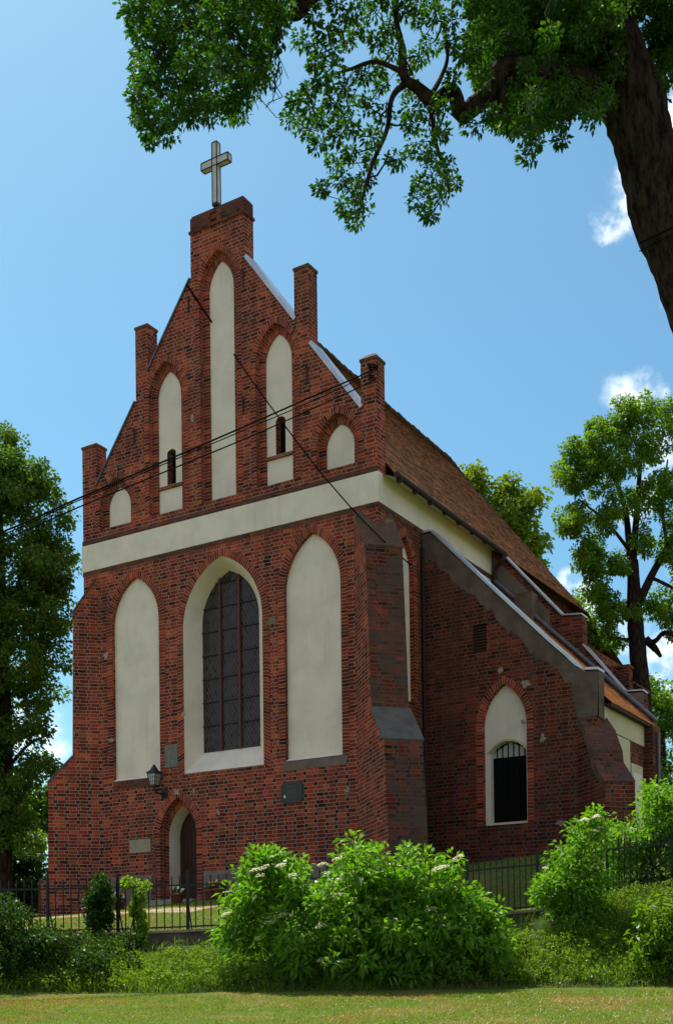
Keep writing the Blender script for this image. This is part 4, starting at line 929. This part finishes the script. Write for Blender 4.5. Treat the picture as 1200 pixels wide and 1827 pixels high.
    leaves_obj('crown', M['leaf_ash'], *cluster_leaves(Co, np.full(len(Co), .6), 90, .17, .07, (0, 0, 0), .8, .9, rng), parent=T, rng=rng, droop=.15)
    # bare hanging twigs by the left bough
    tw = []
    for k in range(16):
        u0, v0 = rng.uniform(470, 505), rng.uniform(30, 120); p = [f(u0, v0, -1.1)]
        for j in range(5): u0 += rng.normal()*9-2; v0 += rng.uniform(8, 26); p.append(f(u0, v0, -1.1+rng.normal()*.1))
        tw.append((p, [.008, .007, .006, .005, .004, .003]))
    tubes_obj('twigs', M['twig'], tw, T, 4)
    wind = -RT*.35+np.array([0, 0, -.15])
    leaves_obj('crown', M['leaf_ash'], *cluster_leaves(C_, R_, 115, .058, .032, tuple(wind), .8, .9, rng), parent=T, rng=rng, droop=.15)
foreground_tree()

# ------------------------------------------------------------------ background trees
def crown_centers(blobs, n, depth, dsp, rng, rmin, rmax, avoid=None):
    """blobs: (u, v, ru, rv) silhouettes of the boughs at a given distance; each bough is given real depth"""
    C_, R_ = [], []; wts = np.array([b[2]*b[3] for b in blobs], float); wts /= wts.sum()
    while len(C_) < n:
        u0, v0, ru, rv = blobs[rng.choice(len(blobs), p=wts)]; q = unit(rng.normal(size=3))*rng.random()**.4
        u, v = u0+q[0]*ru, v0+q[1]*rv
        if avoid is not None and avoid(u, v): continue
        C_.append(FD(u, v, depth+q[2]*(ru+rv)/2*depth/F_PX*1.1+rng.normal()*dsp)); R_.append(rng.uniform(rmin, rmax))
    return np.array(C_), np.array(R_)
rngb = np.random.default_rng(31)
def bgtree(name, label, trunk_uv, trunk_r, limbs_uv, blobs, n, depth, leaf, nl, L, W, rr=(.28, .5), group='trees round the churchyard', seed=1, avoid=None, bark='bark', dsp=.3):
    rng = np.random.default_rng(seed); C_, R_ = crown_centers(blobs, n, depth, dsp, rng, rr[0], rr[1], avoid)
    g = FD(trunk_uv[0][0], 1600, depth); base = np.array([g[0], g[1], float(gz(g[0], g[1]))])
    tp = [base+np.array([0, 0, -.2])]+[FD(u, v, depth) for u, v in trunk_uv]
    lim = [([FD(u, v, depth+k*dd) for k, (u, v) in enumerate(uv)], r) for uv, r, dd in limbs_uv]
    return tree(name, label, base, tp, [trunk_r[0]*1.1]+list(trunk_r), lim, C_, R_, M[leaf], nl, L, W, group, seed=seed, bark=bark)
# left: a tall linden beside the nave
bgtree('linden_tree', 'tall dense linden tree on the left of the church with yellowish tips', [(8, 1480), (10, 1300), (2, 1120), (0, 960), (-6, 840)], [.33, .30, .26, .18, .08],
       [([(4, 1150), (30, 1050), (60, 980), (90, 930)], [.12, .09, .06, .03], .3), ([(4, 1250), (40, 1190), (80, 1150), (110, 1120)], [.11, .08, .05, .03], .4), ([(6, 1330), (-60, 1240), (-120, 1180)], [.13, .09, .05], -.3), ([(6, 1380), (50, 1330), (90, 1310)], [.09, .06, .03], -.4)],
       [(0, 800, 44, 50), (55, 860, 50, 46), (90, 1000, 50, 60), (100, 1090, 34, 50), (20, 850, 65, 55), (40, 920, 85, 70), (45, 1010, 90, 65), (50, 1090, 78, 60), (30, 1180, 95, 65), (70, 1230, 50, 45), (20, 1290, 85, 45), (45, 1380, 70, 40), (-10, 1440, 70, 50), (-70, 950, 70, 110), (-80, 1120, 80, 120), (-80, 1300, 90, 110), (20, 1480, 50, 30)], 640, 50., 'leaf_linden', 120, .155, .125, (.32, .62), seed=41)
# right: the ash behind the aisle
bgtree('ash_tree', 'tall open crowned ash tree behind the aisle with a broken bough stump', [(1160, 1440), (1148, 1300), (1140, 1200), (1133, 1120), (1130, 1060), (1128, 1000)], [.50, .37, .34, .31, .26, .20],
       [([(1130, 1075), (1122, 980), (1112, 900), (1080, 820), (1062, 770)], [.18, .14, .10, .06, .03], .3), ([(1134, 1085), (1165, 1020), (1200, 960), (1240, 900)], [.19, .15, .12, .07], -.3), ([(1128, 1000), (1136, 900), (1142, 820), (1150, 750)], [.15, .11, .07, .03], .2), ([(1138, 1140), (1165, 1145), (1185, 1128), (1210, 1140)], [.13, .10, .08, .05], -.4),
        ([(1150, 1140), (1168, 1158), (1178, 1172)], [.17, .13, .06], -.05), ([(1128, 1142), (1095, 1138), (1062, 1130), (1040, 1110)], [.07, .05, .04, .02], .3), ([(1120, 980), (1080, 930), (1030, 890)], [.08, .05, .03], -.3), ([(1190, 980), (1180, 900), (1190, 820)], [.08, .06, .03], .3), ([(1160, 1030), (1200, 1050), (1240, 1080)], [.08, .06, .03], .4)],
       [(1135, 735, 50, 28), (1085, 765, 50, 30), (1040, 800, 40, 30), (1015, 850, 28, 34), (1060, 850, 50, 40), (1110, 820, 50, 40), (1170, 790, 40, 40), (1210, 740, 50, 40), (1020, 925, 34, 30), (1075, 920, 45, 40), (1130, 890, 34, 40), (1190, 870, 40, 50), (1045, 985, 32, 32), (1085, 1010, 40, 40), (1150, 960, 24, 40), (1210, 980, 40, 60), (1060, 1060, 30, 30), (1095, 1090, 40, 36), (1040, 1110, 26, 24), (1180, 1080, 30, 34), (1215, 1110, 40, 50), (1270, 900, 60, 140), (1085, 1140, 28, 22)], 620, 46., 'leaf_mid', 90, .125, .085, (.20, .36), seed=42,
       avoid=lambda u, v: v > 1150 and u < 1060)
bgtree('maple_tree', 'bright yellow green maple tree rising behind the tiled roof', [(925, 1400), (920, 1150), (905, 1010), (900, 930), (890, 870)], [.3, .28, .2, .12, .06],
       [([(905, 1000), (940, 930), (960, 890)], [.12, .07, .03], .3), ([(915, 1040), (950, 990), (970, 960)], [.1, .06, .03], .4)],
       [(850, 850, 34, 22), (835, 880, 40, 30), (905, 868, 32, 24), (880, 900, 50, 40), (935, 900, 30, 26), (960, 885, 22, 14), (925, 945, 45, 36), (955, 975, 26, 26), (965, 1000, 14, 22), (900, 980, 60, 50)], 190, 72., 'leaf_maple', 46, .26, .2, (.36, .62), seed=43)
bgtree('far_tree', 'small pale green tree beyond the ash trunk', [(1180, 1500), (1182, 1350), (1178, 1250)], [.25, .2, .1], [], [(1180, 1240, 40, 45), (1150, 1250, 26, 50), (1215, 1290, 40, 60), (1180, 1310, 40, 60), (1165, 1385, 40, 50), (1210, 1420, 40, 50), (1180, 1460, 50, 40)], 150, 85., 'leaf_mid', 46, .30, .22, (.45, .8), seed=44)
bgtree('far_tree', 'round green tree top just above the aisle roof in the gap beside the ash', [(1020, 1400), (1020, 1200), (1022, 1110)], [.25, .2, .1], [], [(1020, 1090, 30, 26), (1045, 1110, 30, 26), (1005, 1110, 24, 20), (1075, 1150, 30, 20)], 60, 90., 'leaf_mid', 46, .30, .22, (.45, .75), seed=45)
bgtree('far_tree', 'distant dark green tree low on the far left behind the hedge', [(70, 1560), (75, 1480), (75, 1430)], [.2, .18, .1], [], [(90, 1440, 30, 40), (60, 1450, 40, 40), (20, 1455, 40, 34), (110, 1480, 30, 30)], 110, 80., 'leaf_linden', 46, .30, .24, (.4, .7), seed=46)

# ------------------------------------------------------------------ hedge and far railing on the left
def blob_bush(name, label, blobs, n, depth, leaf, nl, L, W, rr, cat='bush', group=None, seed=1, dsp=.2, bias=(0, 0, .1), flowers=0, stems=True, fl_sel=None, droop=.25):
    rng = np.random.default_rng(seed); C_, R_ = crown_centers(blobs, n, depth, dsp, rng, rr[0], rr[1])
    keep = C_[:, 2] > gz(C_[:, 0], C_[:, 1])+.05; C_, R_ = C_[keep], R_[keep]
    us = [b[0] for b in blobs]; g = FD(sum(us)/len(us), 1650, depth); base = np.array([g[0], g[1], float(gz(g[0], g[1]))])
    T = thing(name, label, cat, tuple(base), group)
    nodes = []; st = []
    for k in range(9):
        a = rng.uniform(-1, 1)*max(.15, (max(us)-min(us))/F_PX*depth*.45); bx = base[0]+E_R[0]*a+rng.normal()*.15; by = base[1]+E_R[1]*a+rng.normal()*.15; bz = float(gz(bx, by))-.05
        top = C_[rng.integers(len(C_))]; p = [np.array([bx, by, bz]), np.array([bx, by, bz])*.6+top*.4+rng.normal(size=3)*.08, np.array([bx, by, bz])*.25+top*.75+rng.normal(size=3)*.05]
        st.append((p, [.03, .022, .014])); nodes += [(p[0], .03), (p[1], .022), (p[2], .014)]
    tubes_obj('stems', M['twig'], st+grow(nodes, C_, .016, rng=rng, maxr=.02), T, 4)
    leaves_obj('foliage', M[leaf], *cluster_leaves(C_, R_, nl, L, W, bias, .9, .85, rng), parent=T, rng=rng, droop=droop)
    return T, C_, R_
def umbel(p, nrm, r, parent, rng):
    """flat cream flower head: many tiny florets on a shallow disc with a short stalk"""
    n = 120; a = rng.uniform(0, 2*PI, n); q = np.sqrt(rng.random(n))*r; nrm = unit(np.array(nrm, float)); x = unit(np.cross(nrm, [.3, .2, .9])); y = np.cross(nrm, x)
    P = p+x*(q*np.cos(a))[:, None]+y*(q*np.sin(a))[:, None]+nrm*(-.25*(q/r)**2*r+rng.normal(size=n)*.008)[:, None]
    s = .014; d1 = unit(x+rng.normal(size=(n, 3))*.25); d2 = unit(np.cross(nrm+rng.normal(size=(n, 3))*.25, d1))
    V = np.stack([P-d1*s, P+d2*s, P+d1*s, P-d2*s], 1).reshape(-1, 3)
    return raw_quads('flower_head', M['umbel'], V, parent)
def place_umbels(T, specs, seed):
    rng = np.random.default_rng(seed)
    for (u, v, d, r, tl) in specs: umbel(FD(u, v, d), unit(np.array([0, 0, 1.])-FW*.35+RT*tl), r, T, rng)
hg = blob_bush('hedge', 'dark clipped hedge with sunlit top at the far left behind the church corner', [(20, 1530, 60, 26), (60, 1545, 40, 22), (-20, 1560, 50, 30), (30, 1575, 70, 20), (60, 1615, 50, 46), (10, 1615, 50, 46), (95, 1605, 30, 46)], 230, 52., 'leaf_dark', 50, .16, .12, (.3, .45), 'hedge', seed=51)
hb = blob_bush('shrub', 'sunlit yellow green shrub above the dark hedge at far left', [(30, 1508, 26, 14), (55, 1512, 22, 12), (5, 1506, 20, 12), (70, 1500, 12, 14)], 60, 58., 'leaf_maple', 46, .18, .13, (.3, .45), seed=52, group=None)
# elder bushes
el, EC, ER = blob_bush('elder_bush', 'large bright green elder bush with cream flower umbels in front of the railing', [(640, 1590, 90, 90), (560, 1640, 120, 90), (480, 1570, 60, 60), (520, 1560, 55, 50), (700, 1580, 90, 70), (790, 1600, 60, 60), (740, 1660, 130, 90), (640, 1690, 190, 75), (830, 1650, 50, 60), (640, 1530, 26, 42), (455, 1620, 55, 60), (540, 1720, 80, 50), (830, 1720, 76, 50), (880, 1690, 44, 60), (868, 1640, 40, 40), (700, 1740, 150, 40), (420, 1670, 30, 40), (470, 1540, 20, 30), (800, 1545, 24, 30)], 600, 22.6, 'leaf_elder', 40, .165, .062, (.16, .27), seed=61, dsp=.12, bias=(-.12, -.1, .22))
place_umbels(el, [(455, 1550, 22., .10, -.2), (470, 1545, 22., .12, -.3), (500, 1542, 22., .11, -.2), (463, 1560, 21.9, .10, -.2), (402, 1630, 22., .09, -.4), (480, 1643, 21.8, .11, -.2), (603, 1530, 22., .13, -.3), (575, 1540, 22., .11, -.2), (608, 1567, 21.8, .14, -.2), (600, 1595, 21.8, .13, -.3), (505, 1630, 21.8, .12, -.2), (572, 1650, 21.6, .11, -.2), (780, 1548, 22., .13, -.4), (815, 1528, 22.1, .12, -.7), (790, 1545, 22., .11, -.3), (768, 1620, 21.8, .12, -.2), (575, 1710, 21.5, .11, -.2), (462, 1672, 21.8, .1, -.2), (640, 1572, 22., .10, -.1), (520, 1560, 22., .1, -.2)], 71)
e2, _, _ = blob_bush('elder_bush', 'elder bush with two white flower heads leaning over the railing right of the aisle window', [(1052, 1478, 34, 32), (1028, 1530, 44, 40), (1008, 1580, 50, 45), (1045, 1580, 40, 40), (1045, 1625, 50, 36), (985, 1600, 34, 34), (1030, 1650, 60, 30)], 200, 24.0, 'leaf_elder', 44, .125, .05, (.15, .25), seed=62, dsp=.15, bias=(-.12, -.1, .2))
place_umbels(e2, [(1042, 1461, 23.6, .10, -.2), (1063, 1455, 23.6, .10, -.3), (1062, 1481, 23.5, .07, 0), (972, 1548, 23.6, .06, 0), (1072, 1476, 23.6, .05, 0)], 72)
e3, _, _ = blob_bush('elder_bush', 'tall elder bush at the right edge rising above the railing', [(1185, 1430, 40, 50), (1160, 1470, 36, 40), (1200, 1490, 50, 60), (1150, 1520, 26, 40), (1095, 1500, 34, 40), (1105, 1545, 34, 40), (1220, 1550, 60, 60), (1240, 1450, 50, 70)], 240, 26.0, 'leaf_elder', 44, .13, .05, (.16, .26), seed=63, dsp=.2)
e4, _, _ = blob_bush('elder_bush', 'low elder bush at the right edge in front of the bank', [(1180, 1640, 50, 40), (1160, 1690, 44, 40), (1210, 1680, 50, 60), (1190, 1740, 60, 40), (1240, 1640, 40, 60)], 170, 22.4, 'leaf_mid', 44, .12, .05, (.15, .25), seed=64, dsp=.15)
# left: dark scrub in front of the wall and the creeper on the railing
blob_bush('scrub', 'dark spreading shrub at the lower left in front of the wall', [(40, 1705, 90, 50), (120, 1720, 90, 40), (-5, 1640, 50, 46), (180, 1725, 60, 36), (45, 1660, 46, 34), (-60, 1660, 60, 90), (20, 1740, 90, 30)], 330, 22.9, 'leaf_dark', 44, .11, .05, (.15, .25), seed=65, dsp=.2)
blob_bush('scrub', 'dark shrub with lighter tips crowding the wall left of the bare concrete stretch', [(200, 1700, 44, 30), (232, 1690, 24, 26), (160, 1690, 40, 24), (120, 1690, 36, 22), (236, 1722, 40, 26), (90, 1680, 34, 20)], 150, 24.0, 'leaf_dark', 44, .10, .045, (.13, .22), seed=66, dsp=.12)
blob_bush('creeper', 'dark green creeper smothering the railing post at left', [(172, 1602, 16, 32), (180, 1580, 12, 16), (172, 1640, 20, 36), (184, 1625, 12, 44)], 90, 24.9, 'leaf_dark', 46, .085, .05, (.10, .17), 'climbing plant', seed=67, dsp=.08)
blob_bush('creeper', 'bright green creeper shoot hanging over the railing left of the door', [(230, 1574, 14, 8), (248, 1590, 7, 18), (245, 1620, 9, 26), (250, 1655, 10, 26), (258, 1578, 6, 10)], 50, 24.85, 'leaf_vine', 40, .08, .05, (.06, .11), 'climbing plant', seed=68, dsp=.05)

# ------------------------------------------------------------------ grass
def blades(name, mt, S0, S1, D0, D1, n, h0, h1, w, label, cat, lean=.5, seed=1, dens=None, zfn=gz, wide=1.):
    rng = np.random.default_rng(seed); s = rng.uniform(S0, S1, n); d = rng.uniform(D0, D1, n)
    if dens is not None: k = rng.random(n) < dens(s, d, rng); s, d = s[k], d[k]; n = len(s)
    x, y = xy(s, d); z = zfn(x, y); P = np.stack([x, y, z-.01], 1); h = rng.uniform(h0, h1, n)[:, None]*rng.uniform(.6, 1.1, (n, 1))
    D = unit(np.concatenate([rng.normal(size=(n, 2))*lean, np.ones((n, 1))], 1)); a = rng.uniform(0, PI, n); S = np.stack([np.cos(a), np.sin(a), 0*a], 1)*w/2*rng.uniform(.7, 1.4, (n, 1))
    bend = np.concatenate([rng.normal(size=(n, 2)), np.zeros((n, 1))], 1)*h*.3
    mid = P+D*h*.55; tip = P+D*h+bend*np.array([1, 1, 0])-np.array([0, 0, 1])*h*.12
    V = np.stack([P, mid+S, tip, mid-S], 1).reshape(-1, 3)
    o = raw_quads(name, mt, V); return stuff(o, label, cat)
def noise2(s, d, f, seed):
    r = np.random.default_rng(seed); o = 0
    for k in range(5):
        a = r.uniform(0, 2*PI); q = f*r.uniform(.5, 1.8); o = o+np.sin((s*math.cos(a)+d*math.sin(a))*q+r.uniform(0, 6))
    return o/5
blades('lawn_grass', M['leaf_lawn'], -6.5, 6.5, 13.5, 22.0, 260000, .025, .075, .010, 'short mown grass with dry patches in front of the bank', 'grass', .8, 81, lambda s, d, r: .62+.5*noise2(s, d, 1.6, 5))
blades('bank_grass', M['leaf_weed'], -8, 8, 20.9, 24.8, 140000, .10, .34, .014, 'tall bright weeds and grass covering the bank', 'grass', .45, 82, lambda s, d, r: (.55+.6*noise2(s, d, 1.3, 6))*np.clip((d-21.55+.55*noise2(s, d*.3, 2.4, 9))/.7, 0, 1)*np.where((d > 23.6) & (((s > -4.2) & (s < -2.2)) | ((s > 2.2) & (s < 4.6))), .12, 1.))
def weeds():
    rng = np.random.default_rng(83); n = 2600; s = rng.uniform(-8, 8, n); d = rng.uniform(21.8, 24.7, n); k = ~((d > 23.5) & (((s > -4.2) & (s < -2.2)) | ((s > 2.2) & (s < 4.6)))); s, d = s[k], d[k]; n = len(s); x, y = xy(s, d); z = gz(x, y)
    C_ = np.stack([x, y, z+rng.uniform(.05, .28, n)], 1); P, D, L, W = cluster_leaves(C_, np.full(n, .11), 16, .075, .034, (0, 0, .5), .9, .9, rng)
    stuff(leaves_obj('bank_weeds', M['leaf_weed'], P, D, L, W, rng=rng), 'broad leaved weeds among the tall bank grass', 'weeds')
weeds()
blades('churchyard_grass', M['leaf_lawn'], -9, 9, 25.2, 33, 110000, .03, .10, .014, 'short sunlit grass inside the churchyard railing', 'grass', .7, 84, lambda s, d, r: np.where((xy(s, d)[1] > -.05) & (np.abs(xy(s, d)[0]) < 5.4), 0, .7))
# ------------------------------------------------------------------ flower pots, kerb, small flowers
def pot(u, lab, cols, n=26, seed=1, y=-1.25):
    rng = random.Random(seed); c = FY(u, 1606, y); cx, cz = c[0], float(gz(c[0], y)); T = thing('flower_pot', lab, 'flower pot', (cx, y, cz), 'flower pots by the west door')
    b = MB(); b.lathe((cx, y, cz), [(.0, 0), (.15, 0), (.19, .22), (.215, .22), (.22, .27), (.18, .27), (.17, .24), (0, .24)], 18); b.build('pot', M['terracotta'], T, True)
    rr = np.random.default_rng(seed); C_ = np.array([[cx, y, cz+.32]]); P, D, L, W = cluster_leaves(C_, np.array([.22]), 150, .08, .05, (0, 0, .4), .9, .6, rr); leaves_obj('leaves', M['leaf_dark'], P, D, L, W, T, rng=rr)
    for key in sorted(set(cols)):
        b = MB()
        for k in range(n):
            if cols[k % len(cols)] != key: continue
            a = rng.uniform(0, 2*PI); q = rng.uniform(.03, .24); p = Vector((cx+q*math.cos(a), y+q*math.sin(a)-.02, cz+.36+.16*(1-q/.25)+rng.uniform(-.05, .06)))
            nrm = Vector((math.cos(a)*.5, math.sin(a)*.5-.5, .8)).normalized(); x = nrm.orthogonal().normalized(); yy = nrm.cross(x)
            for j in range(5):
                a0 = 2*PI*j/5; m0 = x*math.cos(a0)+yy*math.sin(a0); t0 = x*-math.sin(a0)+yy*math.cos(a0)
                b.face([p, p+m0*.022+t0*.018, p+m0*.040, p+m0*.022-t0*.018])
        b.build('blossoms', M[key], T)
pot(211, 'terracotta pot of yellow pansies at the left end of the pale kerb', ['yellow', 'yellow', 'yellow', 'whitep'], seed=1)
pot(316, 'terracotta pot of white and yellow pansies just in front of the door', ['whitep', 'whitep', 'yellow'], seed=2)
pot(392, 'terracotta pot of yellow pansies beside the elder bush right of the door', ['yellow'], 30, seed=3)
pot(376, 'smaller terracotta pot of orange yellow flowers between the door and the elder bush', ['yellow'], 18, seed=4)
c = FY(240, 1609, -1.15); d = FY(306, 1606, -1.15); zz = float(gz(c[0], -1.2))
b = MB(); b.box((c[0]-.35, -1.12, zz-.1), (d[0]+.05, -.75, zz+.11)); tag(b.build('kerb_stone', M['stone']), 'long pale stone kerb on the ground between two flower pots left of the door', 'kerb')
def seed_head(u, v, lab, r=.045, mt='whitep', name='allium', cat='wild flower', group='pale flower heads on the bank', d=24.2):
    p = FD(u, v, d); z0 = float(gz(p[0], p[1])); T = thing(name, lab, cat, (p[0], p[1], z0), group)
    b = MB(); b.tube([(p[0], p[1], z0-.02), (p[0]+.01, p[1], (z0+p[2])/2), tuple(p)], .006, 5); b.build('stalk', M['stem'], T)
    rr = np.random.default_rng(int(u)); n = 90; D = unit(rr.normal(size=(n, 3))); leaves_obj('flower_head', M[mt], np.repeat(p[None], n, 0)+D*r*.2, D, r, r*.35, T, droop=0., rng=rr)
for u, v, lab in [(284, 1695, 'topmost round white flower head on the bank below the bare wall'), (281, 1713, 'round white flower head second from top on the bank below the wall'), (282, 1729, 'lowest round white flower head on the bank below the bare wall'), (297, 1703, 'paler flower head just right of the white column of three'), (293, 1716, 'faint flower head right of the middle white one')]: seed_head(u, v, lab)
for u, v, lab in [(1047, 1683, 'orange wild flower highest on the bank, below the leaning elder'), (1033, 1719, 'orange wild flower midway down the bank at right'), (956, 1736, 'pale orange wild flower leftmost on the right bank'), (980, 1748, 'small yellowish wild flower low on the bank right of the big elder'), (1097, 1739, 'pale orange wild flower near the right hand elder'), (1064, 1755, 'lowest orange wild flower on the right bank')]: seed_head(u, v, lab, .035, 'orange', 'wild_flower', 'wild flower', 'orange flowers on the bank', 22.8)
# ------------------------------------------------------------------ overhead wires
def wire(name, lab, pts, r, group=None, k=10):
    path, rr = smooth_path(pts, [r]*len(pts), k); b = MB(); b.tube(path, r, 6); o = b.build(name, M['cable']); return tag(o, lab, 'wire', group)
G = 'overhead wires across the gable'
def span(pxs, d0, end):
    out = []; n = len(pxs); de = np.dot(np.array(end)-CAM, FW)
    u0, u1 = pxs[0][0], pxs[-1][0]
    for u, v in pxs:
        t = (u-u0)/(u1-u0); dp = 1/((1-t)/d0+t/de); out.append(FD(u, v, dp))
    out.append(np.array(end)); return out
wire('overhead_wire', 'thick upper overhead wire running across the gable to the right pinnacle', span([(-260, 1048), (0, 951), (150, 885), (420, 768), (560, 706), (668, 658)], 24., (5.03, -.2, 14.52)), .022, G)
wire('overhead_wire', 'thin overhead wire just below the thick upper one on the gable', span([(-260, 1053), (0, 956), (150, 889), (420, 774), (560, 714), (668, 662)], 24., (5.03, -.19, 14.44)), .013, G)
wire('overhead_wire', 'lowest overhead wire crossing the gable niches', span([(-260, 1062), (0, 966), (150, 901), (420, 790), (560, 728), (668, 677)], 24., (5.03, -.125, 14.23)), .017, G)
p0 = FY(333, 508, -.03); p1 = FY(378, 575, -.03); b = MB(); b.tube([p0, (p0+p1)/2, p1], .028, 6); tag(b.build('cable_stub', M['cable']), 'short black rod standing in for the upper part of the cable, left coping to tall middle niche', 'rod')  # straight tube in place of the slanting cable's upper part
cb = [FY(417, 632, -.05)]+[FY(u, v, -.35) for u, v in [(450, 680), (490, 735), (555, 822), (600, 876), (640, 921), (690, 971)]]+[FX(732, 1008, 5.24)]
wire('cable', 'black cable slanting down from the middle niche to the nave side niche', cb, .019, None)
for k, (dv, lab) in enumerate([(0, 'upper black wire running from the leaning trunk off to the right'), (14, 'lower thin wire running from the leaning trunk off to the right')]):
    wire('trunk_wire', lab, [FD(1140, 434+dv, 13.9), FD(1170, 420+dv*.9, 13.58), FD(1200, 406+dv*.8, 13.6), FD(1300, 362+dv*.6, 13.8), FD(1500, 280, 14.)], .012 if k == 0 else .007, 'wires on the leaning tree')
